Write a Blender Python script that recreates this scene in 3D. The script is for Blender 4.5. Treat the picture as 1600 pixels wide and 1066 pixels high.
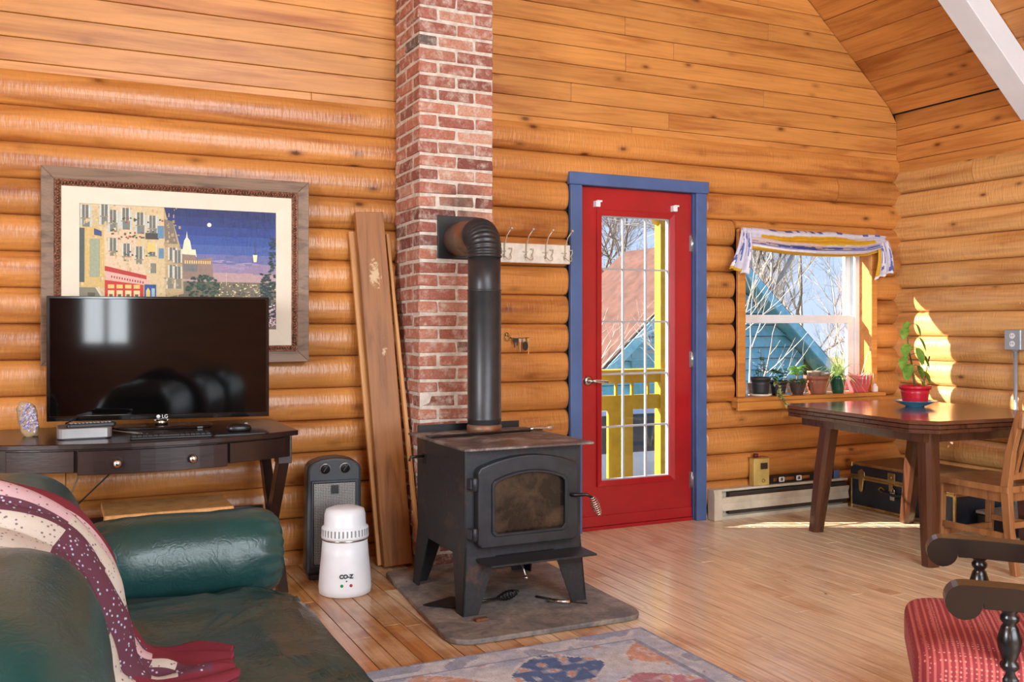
import bpy, bmesh, math, random
from math import sin, cos, pi, radians, atan2, sqrt
from mathutils import Vector, Matrix, noise

for o in list(bpy.data.objects): bpy.data.objects.remove(o)
scene = bpy.context.scene
COL = scene.collection

# ------------------------------------------------------------------ camera
cam = bpy.data.cameras.new('camera'); cam_o = bpy.data.objects.new('camera', cam); COL.objects.link(cam_o)
cam.sensor_width = 36; cam.lens = 36*1490/1600; cam.shift_y = -26/1600; cam.clip_start = .05
cam_o.location = (0, 0, 1.217); cam_o.rotation_euler = (pi/2, 0, -math.atan2(.4355, .9002))
scene.camera = cam_o

# ------------------------------------------------------------------ world, sun, daylight, exposure
def lin(c): return tuple((v/255/12.92 if v/255 <= .04045 else ((v/255+.055)/1.055)**2.4) for v in c)
w = bpy.data.worlds.new('sky'); scene.world = w; w.use_nodes = True
nt = w.node_tree; nt.nodes.clear()
N = nt.nodes.new; L = nt.links.new
out = N('ShaderNodeOutputWorld'); bg = N('ShaderNodeBackground'); tc = N('ShaderNodeTexCoord'); sep = N('ShaderNodeSeparateXYZ')
ramp = N('ShaderNodeValToRGB'); cr = ramp.color_ramp
cr.elements[0].position = .0; cr.elements[0].color = (*lin((196, 218, 246)), 1)
cr.elements[1].position = .5; cr.elements[1].color = (*lin((108, 168, 240)), 1)
nz = N('ShaderNodeTexNoise'); nz.inputs['Scale'].default_value = 5; nz.inputs['Detail'].default_value = 5
r2 = N('ShaderNodeValToRGB'); r2.color_ramp.elements[0].position = .52; r2.color_ramp.elements[1].position = .72
mx = N('ShaderNodeMix'); mx.data_type = 'RGBA'; mx.inputs[7].default_value = (.9, .93, 1, 1)
L(tc.outputs['Generated'], sep.inputs[0]); L(sep.outputs[2], ramp.inputs[0]); L(tc.outputs['Generated'], nz.inputs[0])
L(nz.outputs[0], r2.inputs[0]); L(r2.outputs[0], mx.inputs[0]); L(ramp.outputs[0], mx.inputs[6]); L(mx.outputs[2], bg.inputs[0])
bg.inputs[1].default_value = .82; L(bg.outputs[0], out.inputs[0])

sun = bpy.data.lights.new('sun', 'SUN'); sun.energy = 13; sun.angle = radians(.6); sun.color = (1, .93, .82)
sun_o = bpy.data.objects.new('sun', sun); COL.objects.link(sun_o)
sun_o.rotation_euler = Vector((.90, -.43, -.48)).to_track_quat('-Z', 'Y').to_euler()

def area(name, loc, aim, sx, sy, e, c=(.90, .96, 1)):
    a = bpy.data.lights.new(name, 'AREA'); a.shape = 'RECTANGLE'; a.size = sx; a.size_y = sy; a.energy = e; a.color = c
    o = bpy.data.objects.new(name, a); COL.objects.link(o); o.location = loc
    o.rotation_euler = (Vector(aim)-Vector(loc)).to_track_quat('-Z', 'Z').to_euler()
area('added_rear_daylight', (2.2, -2.28, 1.4), (2.2, 0, 1.4), 3.2, 1.6, 120)  # lamp of an unseen picture window, added as main light from behind
area('added_gable_daylight', (1.4, -2.28, 3.5), (1.4, 0, 3.2), 3.0, 1.6, 160)  # lamp of an unseen gable window, added for light from high behind
area('daylight_rear_small_window', (-1.95, -2.28, 1.5), (-1.95, 0, 1.5), .6, 1.1, 26)
area('added_left_fill', (-2.68, 1.2, 1.5), (0, 1.2, 1.5), 1.8, 1.3, 165)  # added fill lamp; no left window is known, it brightens the right wall
scene.view_settings.view_transform = 'Standard'; scene.view_settings.look = 'None'
scene.view_settings.gamma = 1; scene.view_settings.use_curve_mapping = False
scene.view_settings.exposure = 0.6

# ------------------------------------------------------------------ helpers
ORG = {}
def tag(o, label=None, cat=None, group=None, kind=None):
    if label: o['label'] = label
    if cat: o['category'] = cat
    if group: o['group'] = group
    if kind: o['kind'] = kind
    return o
def thing(name, label, cat, loc=(0, 0, 0), rz=None, group=None):
    """Empty at the base of a thing. rz given: its parts are modelled in local coordinates; else in world coordinates."""
    o = bpy.data.objects.new(name, None); COL.objects.link(o); o.location = loc; o.empty_display_size = .1
    if rz is not None: o.rotation_euler = (0, 0, rz); ORG[o.name] = Vector((0, 0, 0))
    else: ORG[o.name] = Vector(loc)
    return tag(o, label, cat, group)

class MB:
    def __init__(s): s.v = []; s.f = []; s.m = []; s.c = []; s.s = []
    def add(s, vs, fs, m=0, smooth=False, col=None):
        b = len(s.v); s.v += [Vector(p) for p in vs]
        for i, f in enumerate(fs):
            s.f.append([b+k for k in f]); s.m.append(m); s.s.append(smooth)
            s.c.append(col[i] if isinstance(col, list) else col)
        return s
    def box(s, x0, x1, y0, y1, z0, z1, m=0, col=None):
        return s.add([(x, y, z) for z in (z0, z1) for y in (y0, y1) for x in (x0, x1)],
                     [(0, 2, 3, 1), (4, 5, 7, 6), (0, 1, 5, 4), (2, 6, 7, 3), (0, 4, 6, 2), (1, 3, 7, 5)], m, False, col)
    def obox(s, c, sz, R=None, m=0, col=None):
        R = R or Matrix.Identity(3); c = Vector(c)
        vs = [c + R @ Vector((x*sz[0]/2, y*sz[1]/2, z*sz[2]/2)) for z in (-1, 1) for y in (-1, 1) for x in (-1, 1)]
        return s.add(vs, [(0, 2, 3, 1), (4, 5, 7, 6), (0, 1, 5, 4), (2, 6, 7, 3), (0, 4, 6, 2), (1, 3, 7, 5)], m, False, col)
    def beam(s, a, b, wx, wy, m=0, up=(0, 0, 1), w2=None):
        """rectangular bar from a to b; optional end size w2"""
        a = Vector(a); b = Vector(b); d = (b-a).normalized(); u = Vector(up)
        if abs(d.dot(u)) > .95: u = Vector((0, 1, 0))
        x = d.cross(u).normalized(); y = x.cross(d).normalized(); w2 = w2 or (wx, wy)
        vs = []
        for p, (p1, p2) in ((a, (wx, wy)), (b, w2)):
            for i, j in ((-1, -1), (1, -1), (1, 1), (-1, 1)): vs.append(p + x*i*p1/2 + y*j*p2/2)
        return s.add(vs, [(3, 2, 1, 0), (4, 5, 6, 7)] + [(i, (i+1) % 4, 4+(i+1) % 4, 4+i) for i in range(4)], m)
    def tube(s, pts, r, n=8, m=0, cap=True, smooth=True, col=None):
        pts = [Vector(p) for p in pts]; k = len(pts)
        rs = r if isinstance(r, (list, tuple)) else [r]*k
        vs = []; prev = None
        for i, p in enumerate(pts):
            d = (pts[min(i+1, k-1)]-pts[max(i-1, 0)])
            d = d.normalized() if d.length > 1e-9 else Vector((0, 0, 1))
            if prev is None:
                u = Vector((0, 0, 1)) if abs(d.z) < .9 else Vector((1, 0, 0)); x = d.cross(u).normalized()
            else: x = (prev - d*prev.dot(d)).normalized()
            prev = x; y = d.cross(x)
            for j in range(n): a = 2*pi*j/n; vs.append(p + (x*cos(a)+y*sin(a))*rs[i])
        fs = [(i*n+j, i*n+(j+1) % n, (i+1)*n+(j+1) % n, (i+1)*n+j) for i in range(k-1) for j in range(n)]
        if cap: fs += [tuple(range(n))[::-1], tuple((k-1)*n+j for j in range(n))]
        return s.add(vs, fs, m, smooth, col)
    def lathe(s, prof, c=(0, 0, 0), n=24, m=0, smooth=True, R=None, cap=True):
        c = Vector(c); vs = []
        for r, z in prof:
            for j in range(n):
                p = Vector((r*cos(2*pi*j/n), r*sin(2*pi*j/n), z)); vs.append(c + (R @ p if R else p))
        k = len(prof)
        fs = [(i*n+j, i*n+(j+1) % n, (i+1)*n+(j+1) % n, (i+1)*n+j) for i in range(k-1) for j in range(n)]
        if cap: fs += [tuple(range(n))[::-1], tuple((k-1)*n+j for j in range(n))]
        return s.add(vs, fs, m, smooth)
    @staticmethod
    def _p(pl, a, b, c): return {'xz': (a, c, b), 'xy': (a, b, c), 'yz': (c, a, b)}[pl]
    def prism(s, poly, a0, a1, pl='xz', m=0, col=None, smooth=False):
        n = len(poly)
        vs = [s._p(pl, x, y, a0) for x, y in poly] + [s._p(pl, x, y, a1) for x, y in poly]
        return s.add(vs, [tuple(range(n)), tuple(range(2*n-1, n-1, -1))] + [(i, n+i, n+(i+1) % n, (i+1) % n) for i in range(n)], m, smooth, col)
    def ring(s, o, i, a0, a1, pl='xz', m=0, a1i=None):
        n = len(o); a1i = a1 if a1i is None else a1i
        vs = [s._p(pl, *p, a0) for p in o] + [s._p(pl, *p, a0) for p in i] + [s._p(pl, *p, a1) for p in o] + [s._p(pl, *p, a1i) for p in i]
        fs = []
        for k in range(n):
            j = (k+1) % n
            fs += [(k, j, n+j, n+k), (2*n+k, 3*n+k, 3*n+j, 2*n+j), (k, 2*n+k, 2*n+j, j), (n+k, n+j, 3*n+j, 3*n+k)]
        return s.add(vs, fs, m)
    def grid(s, fn, nu, nv, m=0, smooth=True, col=None, flip=False):
        vs = [fn(i/nu, j/nv) for j in range(nv+1) for i in range(nu+1)]; W = nu+1; fs = []; cs = []
        for j in range(nv):
            for i in range(nu):
                q = (j*W+i, j*W+i+1, (j+1)*W+i+1, (j+1)*W+i); fs.append(q[::-1] if flip else q)
                if col: cs.append(col((i+.5)/nu, (j+.5)/nv))
        return s.add(vs, fs, m, smooth, cs if col else None)
    def ball(s, c, r, n=12, k=8, m=0):
        r = r if isinstance(r, (tuple, list)) else (r, r, r); c = Vector(c); vs = []; fs = []
        for i in range(k+1):
            t = pi*i/k
            for j in range(n): a = 2*pi*j/n; vs.append(c+Vector((r[0]*sin(t)*cos(a), r[1]*sin(t)*sin(a), r[2]*cos(t))))
        fs = [(i*n+j, (i+1)*n+j, (i+1)*n+(j+1) % n, i*n+(j+1) % n) for i in range(k) for j in range(n)]
        return s.add(vs, fs, m, True)
    def build(s, name, mats, parent=None, bevel=0, seg=1, local=False, kind=None, weld=False, solid=0):
        org = ORG.get(parent.name, Vector()) if parent and not local else Vector()
        bm = bmesh.new(); vv = [bm.verts.new(p-org) for p in s.v]
        cl = bm.loops.layers.float_color.new('Col') if any(c is not None for c in s.c) else None
        for f, m, c, sm in zip(s.f, s.m, s.c, s.s):
            try: fa = bm.faces.new([vv[i] for i in f])
            except ValueError: continue
            fa.material_index = m; fa.smooth = sm
            if cl:
                for lo in fa.loops: lo[cl] = (*(c or (.5, .5, .5)), 1)
        if weld: bmesh.ops.remove_doubles(bm, verts=bm.verts, dist=1e-5)
        bmesh.ops.recalc_face_normals(bm, faces=bm.faces)
        if bevel:
            es = [e for e in bm.edges if len(e.link_faces) == 2 and e.calc_face_angle(0) > .6]
            bmesh.ops.bevel(bm, geom=es, offset=bevel, segments=seg, affect='EDGES', clamp_overlap=True, profile=.5)
            if seg > 1:
                for f in bm.faces: f.smooth = f.smooth or f.calc_area() < 0
        me = bpy.data.meshes.new(name); bm.to_mesh(me); bm.free()
        for m in (mats if isinstance(mats, (list, tuple)) else [mats]): me.materials.append(m)
        o = bpy.data.objects.new(name, me); COL.objects.link(o)
        if parent: o.parent = parent; ORG[o.name] = ORG.get(parent.name, Vector())
        if kind: o['kind'] = kind
        if solid:
            md = o.modifiers.new('thickness', 'SOLIDIFY'); md.thickness = solid; md.offset = 0
        return o
def inst(name, me, parent, loc, scale=(1, 1, 1), rot=(0, 0, 0)):
    o = bpy.data.objects.new(name, me); COL.objects.link(o); o.parent = parent
    o.location = Vector(loc)-ORG.get(parent.name, Vector()); o.scale = scale; o.rotation_euler = rot; return o
def copy_tree(o, parent=None):
    c = o.copy(); COL.objects.link(c); c.parent = parent
    ORG[c.name] = ORG.get(o.name, Vector())
    for ch in list(o.children): copy_tree(ch, c)
    return c
def text_mesh(txt, size, depth, mat, name, parent, M, bold=0):
    cu = bpy.data.curves.new(name, 'FONT'); cu.body = txt; cu.size = size; cu.extrude = depth; cu.align_x = 'CENTER'; cu.align_y = 'CENTER'; cu.offset = bold
    t = bpy.data.objects.new(name, cu); COL.objects.link(t)
    dg = bpy.context.evaluated_depsgraph_get(); me = bpy.data.meshes.new_from_object(t.evaluated_get(dg))
    bpy.data.objects.remove(t); me.transform(M); me.materials.clear(); me.materials.append(mat)
    o = bpy.data.objects.new(name, me); COL.objects.link(o); o.parent = parent; return o
def Rz(a): return Matrix.Rotation(a, 3, 'Z')
def rrect(x0, x1, y0, y1, r, n=4):
    p = []
    for cx, cy, a in ((x1-r, y1-r, 0), (x0+r, y1-r, 90), (x0+r, y0+r, 180), (x1-r, y0+r, 270)):
        for k in range(n+1): t = radians(a+90*k/n); p.append((cx+r*cos(t), cy+r*sin(t)))
    return p

# ------------------------------------------------------------------ materials
def mat_base(name, rough=.5, metal=0, spec=.5, coat=0):
    m = bpy.data.materials.new(name); m.use_nodes = True; b = m.node_tree.nodes['Principled BSDF']
    b.inputs['Roughness'].default_value = rough; b.inputs['Metallic'].default_value = metal
    b.inputs['Specular IOR Level'].default_value = spec; b.inputs['Coat Weight'].default_value = coat
    b.inputs['Coat Roughness'].default_value = .15
    return m, m.node_tree, b
def rampnode(nt, stops):
    r = nt.nodes.new('ShaderNodeValToRGB'); e = r.color_ramp.elements
    while len(e) < len(stops): e.new(.5)
    for k, (p, c) in enumerate(stops): e[k].position = p; e[k].color = (*c, 1) if len(c) == 3 else c
    return r
def coords(nt, scale, rand=0, obj=False):
    """position (world by default), shifted per object, scaled"""
    if obj: t = nt.nodes.new('ShaderNodeTexCoord'); src = t.outputs['Object']
    else: g = nt.nodes.new('ShaderNodeNewGeometry'); src = g.outputs['Position']
    if rand:
        oi = nt.nodes.new('ShaderNodeObjectInfo'); ml = nt.nodes.new('ShaderNodeMath'); ml.operation = 'MULTIPLY'; ml.inputs[1].default_value = rand
        va = nt.nodes.new('ShaderNodeVectorMath'); va.operation = 'ADD'
        nt.links.new(oi.outputs['Random'], ml.inputs[0]); nt.links.new(src, va.inputs[0]); nt.links.new(ml.outputs[0], va.inputs[1]); src = va.outputs[0]
    mp = nt.nodes.new('ShaderNodeMapping'); mp.inputs['Scale'].default_value = scale; nt.links.new(src, mp.inputs[0])
    return mp.outputs[0]
def tex(nt, vec, scale=1, detail=4, rough=.55, dist=0):
    n = nt.nodes.new('ShaderNodeTexNoise'); n.inputs['Scale'].default_value = scale; n.inputs['Detail'].default_value = detail
    n.inputs['Roughness'].default_value = rough; n.inputs['Distortion'].default_value = dist; nt.links.new(vec, n.inputs['Vector']); return n.outputs[0]
def mixc(nt, f, a, b, mode='MIX'):
    m = nt.nodes.new('ShaderNodeMix'); m.data_type = 'RGBA'; m.blend_type = mode
    for sock, val in ((m.inputs[0], f), (m.inputs[6], a), (m.inputs[7], b)):
        if isinstance(val, bpy.types.NodeSocket): nt.links.new(val, sock)
        else: sock.default_value = val if isinstance(val, (int, float)) else (*val, 1)
    return m.outputs[2]
def bump(nt, b, h, strength=.3, dist=.01):
    n = nt.nodes.new('ShaderNodeBump'); n.inputs['Strength'].default_value = strength; n.inputs['Distance'].default_value = dist
    nt.links.new(h, n.inputs['Height']); nt.links.new(n.outputs[0], b.inputs['Normal'])
def plain(name, c, rough=.5, metal=0, var=.12, nscale=12, bumpy=0, spec=.5, coat=0, obj=True, c2=None):
    """plain surface with slight mottling"""
    m, nt, b = mat_base(name, rough, metal, spec, coat); a = lin(c)
    lo = lin(c2) if c2 else tuple(v*(1-var*1.6) for v in a); hi = a if c2 else tuple(min(1, v*(1+var)) for v in a)
    t = tex(nt, coords(nt, (1, 1, 1), 0, obj), nscale, 5); r = rampnode(nt, [(.35, lo), (.65, hi)])
    nt.links.new(t, r.inputs[0]); nt.links.new(r.outputs[0], b.inputs['Base Color'])
    if bumpy: bump(nt, b, t, bumpy, .005)
    return m
def wood(name, c, dark, axis=0, rough=.42, knots=.0, grain=1.0, rnd=7.3, var=.18, ripple=0, coat=0, hi=None, worn=None, obj=False, pale_x=False, streak=(.72, .68, .62)):
    m, nt, b = mat_base(name, rough, 0, .5, coat); a = lin(c); d = lin(dark)
    sc = [9*grain]*3; sc[axis] = .9*grain
    t = tex(nt, coords(nt, sc, rnd, obj), 1.6, 7, .6, .6)
    fine = [70*grain]*3; fine[axis] = 2.5*grain
    t2 = tex(nt, coords(nt, fine, rnd, obj), 1.2, 3)
    r = rampnode(nt, [(.28, d), (.5, a), (.75, lin(hi) if hi else tuple(min(1, v*1.18) for v in a))]); nt.links.new(t, r.inputs[0])
    r2 = rampnode(nt, [(.3, streak), (.62, (1, 1, 1))]); nt.links.new(t2, r2.inputs[0])
    c1 = mixc(nt, .55, r.outputs[0], r2.outputs[0], 'MULTIPLY')
    oi = nt.nodes.new('ShaderNodeObjectInfo'); rr = rampnode(nt, [(0, (1-var,)*3), (1, (1, 1, 1))]); nt.links.new(oi.outputs['Random'], rr.inputs[0])
    c1 = mixc(nt, 1., c1, rr.outputs[0], 'MULTIPLY')
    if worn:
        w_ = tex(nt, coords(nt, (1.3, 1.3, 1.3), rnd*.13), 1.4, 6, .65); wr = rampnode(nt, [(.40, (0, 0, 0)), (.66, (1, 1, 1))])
        if pale_x:      # the pale tone spreads further towards larger x
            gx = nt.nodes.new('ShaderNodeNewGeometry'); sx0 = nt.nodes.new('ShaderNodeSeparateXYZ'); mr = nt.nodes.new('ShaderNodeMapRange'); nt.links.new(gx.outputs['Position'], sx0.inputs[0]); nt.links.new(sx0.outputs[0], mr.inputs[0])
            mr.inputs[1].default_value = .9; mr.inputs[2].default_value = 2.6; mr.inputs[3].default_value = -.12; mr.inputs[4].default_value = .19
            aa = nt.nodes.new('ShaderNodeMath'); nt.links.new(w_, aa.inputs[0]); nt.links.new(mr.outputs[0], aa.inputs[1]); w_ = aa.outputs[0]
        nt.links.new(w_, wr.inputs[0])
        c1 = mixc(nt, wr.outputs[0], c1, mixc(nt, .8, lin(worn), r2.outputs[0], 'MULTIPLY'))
    if knots:
        ks = [7.]*3; ks[axis] = 3.2
        v = nt.nodes.new('ShaderNodeTexVoronoi'); v.inputs['Scale'].default_value = 1; v.inputs['Randomness'].default_value = 1
        nt.links.new(coords(nt, ks, rnd*3, obj), v.inputs['Vector'])
        kr = rampnode(nt, [(knots*.45, (1, 1, 1)), (knots, (.35, .35, .35)), (knots*1.9, (0, 0, 0))]); nt.links.new(v.outputs['Distance'], kr.inputs[0])
        c1 = mixc(nt, kr.outputs[0], c1, tuple(x*.42 for x in d))
    nt.links.new(c1, b.inputs['Base Color'])
    if ripple:
        rs = [14.]*3; rs[axis] = 75.
        t3 = tex(nt, coords(nt, rs, rnd), 1, 2, .5, .3); bump(nt, b, t3, ripple, .006)
    else: bump(nt, b, t2, .12, .003)
    return m
def painted(name, rough=.6, speck=0, nscale=60):
    m, nt, b = mat_base(name, rough); a = nt.nodes.new('ShaderNodeVertexColor'); a.layer_name = 'Col'; c = a.outputs[0]
    t = tex(nt, coords(nt, (1, 1, 1), 0, True), nscale, 4); r = rampnode(nt, [(.35, (1-speck,)*3), (.6, (1, 1, 1))]); nt.links.new(t, r.inputs[0])
    c = mixc(nt, 1., c, r.outputs[0], 'MULTIPLY'); nt.links.new(c, b.inputs['Base Color']); return m
def glassy(name, tint=(1, 1, 1), gl=.06):
    m = bpy.data.materials.new(name); m.use_nodes = True; nt = m.node_tree; nt.nodes.clear()
    o = nt.nodes.new('ShaderNodeOutputMaterial'); a = nt.nodes.new('ShaderNodeBsdfTransparent'); g = nt.nodes.new('ShaderNodeBsdfGlossy'); x = nt.nodes.new('ShaderNodeMixShader')
    a.inputs[0].default_value = (*tint, 1); g.inputs['Roughness'].default_value = .02; f = nt.nodes.new('ShaderNodeLayerWeight'); fr_ = rampnode(nt, [(0, (.03,)*3), (.6, (.05,)*3), (.95, (.5,)*3)])
    nt.links.new(f.outputs['Facing'], fr_.inputs[0]); nt.links.new(fr_.outputs[0], x.inputs[0]); nt.links.new(a.outputs[0], x.inputs[1]); nt.links.new(g.outputs[0], x.inputs[2]); nt.links.new(x.outputs[0], o.inputs[0]); return m

M = {}
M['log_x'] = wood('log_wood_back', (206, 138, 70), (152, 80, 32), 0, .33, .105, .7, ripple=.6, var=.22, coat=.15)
M['log_y'] = wood('log_wood_glare_paled', (222, 168, 104), (182, 116, 58), 1, .3, .085, .7, ripple=.7, var=.18, coat=.15)  # same wood as the back logs, with sun glare lightened into its colour
M['plank_x'] = wood('pine_plank_back', (212, 146, 76), (172, 100, 44), 0, .40, .095, .9, var=.2)
M['plank_y'] = wood('pine_plank_slope', (206, 138, 70), (166, 94, 40), 1, .40, .10, .9, var=.2)
M['floor'] = wood('worn_floor_board', (204, 146, 86), (150, 88, 42), 1, .34, .03, 1.1, var=.22, coat=.45, worn=(246, 224, 188), pale_x=True, streak=(.58, .5, .42))
M['gap'] = plain('dark_gap', (38, 24, 14), .9)
M['trimwood'] = wood('orange_trim_wood', (216, 146, 70), (184, 104, 40), 0, .4, .06, 1)
M['whitebeam'] = plain('white_beam_paint', (224, 232, 240), .5, nscale=3, var=.04)
M['red'] = plain('red_door_paint', (164, 22, 30), .28, nscale=4, var=.08, coat=.2)
M['blue'] = plain('blue_casing_paint', (72, 98, 146), .45, nscale=6, var=.08)
M['white'] = plain('white_vinyl', (226, 230, 234), .35, var=.03)
M['muntin'] = plain('grey_muntin', (168, 172, 176), .4, var=.04)
M['glass'] = glassy('window_glass')
M['chrome'] = plain('satin_metal', (205, 203, 198), .25, 1, var=.05)
M['dark_metal'] = plain('dark_metal', (50, 50, 52), .45, .6)
M['black'] = plain('black_plastic', (20, 20, 22), .35, var=.1)
M['mortar'] = plain('grey_mortar', (204, 194, 180), .95, nscale=40, bumpy=.6, obj=False)
# brick: random reds, pale smears, soot round the flue
m, nt, b = mat_base('old_red_brick', .88); oi = nt.nodes.new('ShaderNodeObjectInfo')
r = rampnode(nt, [(0, lin((122, 68, 58))), (.2, lin((160, 98, 82))), (.42, lin((188, 122, 98))), (.62, lin((152, 88, 72))), (.8, lin((204, 152, 126))), (.93, lin((132, 78, 66))), (1, lin((104, 92, 84)))])
nt.links.new(oi.outputs['Random'], r.inputs[0])
vec = coords(nt, (1, 1, 1), 3); t = tex(nt, vec, 22, 6, .65); t2 = tex(nt, vec, 90, 3)
rr = rampnode(nt, [(.48, (0, 0, 0)), (.70, (.8,)*3)]); nt.links.new(t, rr.inputs[0])
c = mixc(nt, rr.outputs[0], r.outputs[0], lin((206, 188, 172)))
r3 = rampnode(nt, [(.35, (.62, .6, .6)), (.6, (1, 1, 1))]); nt.links.new(t2, r3.inputs[0]); c = mixc(nt, .7, c, r3.outputs[0], 'MULTIPLY')
g = nt.nodes.new('ShaderNodeNewGeometry'); vd = nt.nodes.new('ShaderNodeVectorMath'); vd.operation = 'DISTANCE'; vd.inputs[1].default_value = (1.87, 4.46, 1.84)
nt.links.new(g.outputs['Position'], vd.inputs[0]); t5 = tex(nt, coords(nt, (1, 1, 1)), 14, 4)
ad = nt.nodes.new('ShaderNodeMath'); ad.operation = 'MULTIPLY_ADD'; ad.inputs[1].default_value = .22; nt.links.new(t5, ad.inputs[0]); nt.links.new(vd.outputs['Value'], ad.inputs[2])
sr = rampnode(nt, [(.13, (.75,)*3), (.27, (0, 0, 0))]); nt.links.new(ad.outputs[0], sr.inputs[0])
c = mixc(nt, sr.outputs[0], c, lin((46, 38, 40))); nt.links.new(c, b.inputs['Base Color']); bump(nt, b, t, .6, .006); M['brick'] = m
# stove steel with rust
def steel(name, c, rust, lo, hi, rough=.5, metal=.35):
    m, nt, b = mat_base(name, rough, metal); v = coords(nt, (1, 1, 1), 0, True); t = tex(nt, v, 7, 7, .7, .5)
    r = rampnode(nt, [(lo, lin(c)), (hi, lin(rust))]); nt.links.new(t, r.inputs[0]); t2 = tex(nt, v, 60, 3)
    r2 = rampnode(nt, [(.3, (.75,)*3), (.6, (1, 1, 1))]); nt.links.new(t2, r2.inputs[0])
    nt.links.new(mixc(nt, 1., r.outputs[0], r2.outputs[0], 'MULTIPLY'), b.inputs['Base Color']); return m
M['stove'] = steel('stove_black_steel', (52, 54, 58), (104, 70, 52), .56, .74, .48)
M['stove_top'] = steel('stove_top_worn', (96, 84, 80), (190, 182, 176), .46, .74, .5)
M['stove_door'] = plain('stove_cast_iron', (54, 57, 62), .42, .45, var=.12, nscale=20)
M['stove_glass'] = steel('sooty_stove_glass', (34, 28, 24), (88, 70, 54), .42, .72, .18, 0)
M['pipe'] = plain('stove_pipe_black', (58, 58, 60), .38, .5, var=.1)
M['rust'] = steel('rusty_collar', (128, 106, 86), (150, 78, 40), .45, .62, .5, .5)
M['slate'] = steel('slate_hearth', (108, 108, 110), (164, 156, 146), .4, .66, .6, 0)

# ------------------------------------------------------------------ the setting
Zr = lambda X: 2.69 + (5.32-X)*.869                      # right roof slope
RX = 1.36; RZ = Zr(RX); LX = -2.6; YB = 4.87; YF = -2.2; XR = 5.37
floor = MB().box(LX-.1, XR+.1, YF-.1, YB+.12, -.06, -.014).build('floor', M['gap'])
tag(floor, 'worn honey coloured strip wood floor of narrow boards', 'floor', kind='structure')
rnd = random.Random(4)
bme = MB().box(-.5, .5, -.5, .5, -.5, .5); 
# shared unit board (chamfered top edges)
ub = MB(); e = .012
ub.add([(-.5, -.5, -.5), (.5, -.5, -.5), (.5, .5, -.5), (-.5, .5, -.5), (-.5, -.5, .44), (.5, -.5, .44), (.5, .5, .44), (-.5, .5, .44),
        (-.5+e, -.4997, .5), (.5-e, -.4997, .5), (.5-e, .4997, .5), (-.5+e, .4997, .5)],
       [(3, 2, 1, 0), (0, 1, 5, 4), (1, 2, 6, 5), (2, 3, 7, 6), (3, 0, 4, 7), (4, 5, 9, 8), (5, 6, 10, 9), (6, 7, 11, 10), (7, 4, 8, 11), (8, 9, 10, 11)])
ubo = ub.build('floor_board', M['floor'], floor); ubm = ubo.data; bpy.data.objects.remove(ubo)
bw = .081; i = 0; x = LX
while x < XR:
    ys = [YF]
    if x > .55:
        y = YF + rnd.uniform(2.6, 4.6)
        while y < YB-.5: ys.append(y); y += rnd.uniform(1.0, 2.6)
    ys.append(YB)
    for a, bb in zip(ys, ys[1:]):
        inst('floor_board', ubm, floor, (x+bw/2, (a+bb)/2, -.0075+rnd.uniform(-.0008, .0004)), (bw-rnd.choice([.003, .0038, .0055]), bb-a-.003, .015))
    x += bw

# back wall body with openings for the door and the window
wb = MB()
def wallbox(x0, x1, z0, z1): wb.box(x0, x1, YB, YB+.13, z0, z1)
DX0, DX1, DZ = 2.755, 3.63, 2.06; WX0, WX1, WZ0, WZ1 = 3.95, 5.09, .74, 1.84
wallbox(LX-.1, DX0, -.05, 2.3); wallbox(DX0, DX1, DZ, 2.3); wallbox(DX1, WX0, -.05, 2.3); wallbox(WX0, WX1, -.05, WZ0); wallbox(WX0, WX1, WZ1, 2.3); wallbox(WX1, XR+.1, -.05, 2.3)
wb.prism([(LX-.1, 2.3), (XR+.1, 2.3), (XR+.1, 2.75), (RX, RZ+.1), (LX-.1, 2.75)], YB, YB+.13)
wall_back = tag(wb.build('wall_back', M['gap']), 'log wall with planked upper gable behind the stove and door', 'wall', kind='structure')
wr_ = MB().box(XR, XR+.13, YF, YB, -.05, 2.75)
wall_right = tag(wr_.build('wall_right', M['gap']), 'sunlit log wall on the right beyond the dining table', 'wall', kind='structure')
wl = MB().box(LX-.13, LX, 2.2, YB, -.05, 2.75).box(LX-.13, LX, YF, .2, -.05, 2.75).box(LX-.13, LX, .2, 2.2, -.05, .8).box(LX-.13, LX, .2, 2.2, 2.2, 2.75)
wall_left = tag(wl.build('wall_left', M['log_y']), 'timber side wall left of the sofa', 'wall', kind='structure')
wf = MB(); Y0, Y1 = YF-.13, YF
for x0, x1, z0, z1 in ((LX-.1, -2.25, -.05, 2.5), (-2.25, -1.65, -.05, .95), (-2.25, -1.65, 2.05, 2.5), (-1.65, .6, -.05, 2.5), (.6, 3.8, -.05, .6), (.6, 3.8, 2.2, 2.5), (3.8, XR+.1, -.05, 2.5),
                       (LX-.1, -.1, 2.5, 4.5), (2.9, XR+.1, 2.5, 4.5), (-.1, 2.9, 2.5, 2.7), (-.1, 2.9, 4.3, 4.5), (-1, 3.6, 4.5, RZ)): wf.box(x0, x1, Y0, Y1, z0, z1)
wall_front = tag(wf.build('wall_front', M['log_x']), 'timber wall with windows opposite the stove', 'wall', kind='structure')
k = 0
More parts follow.
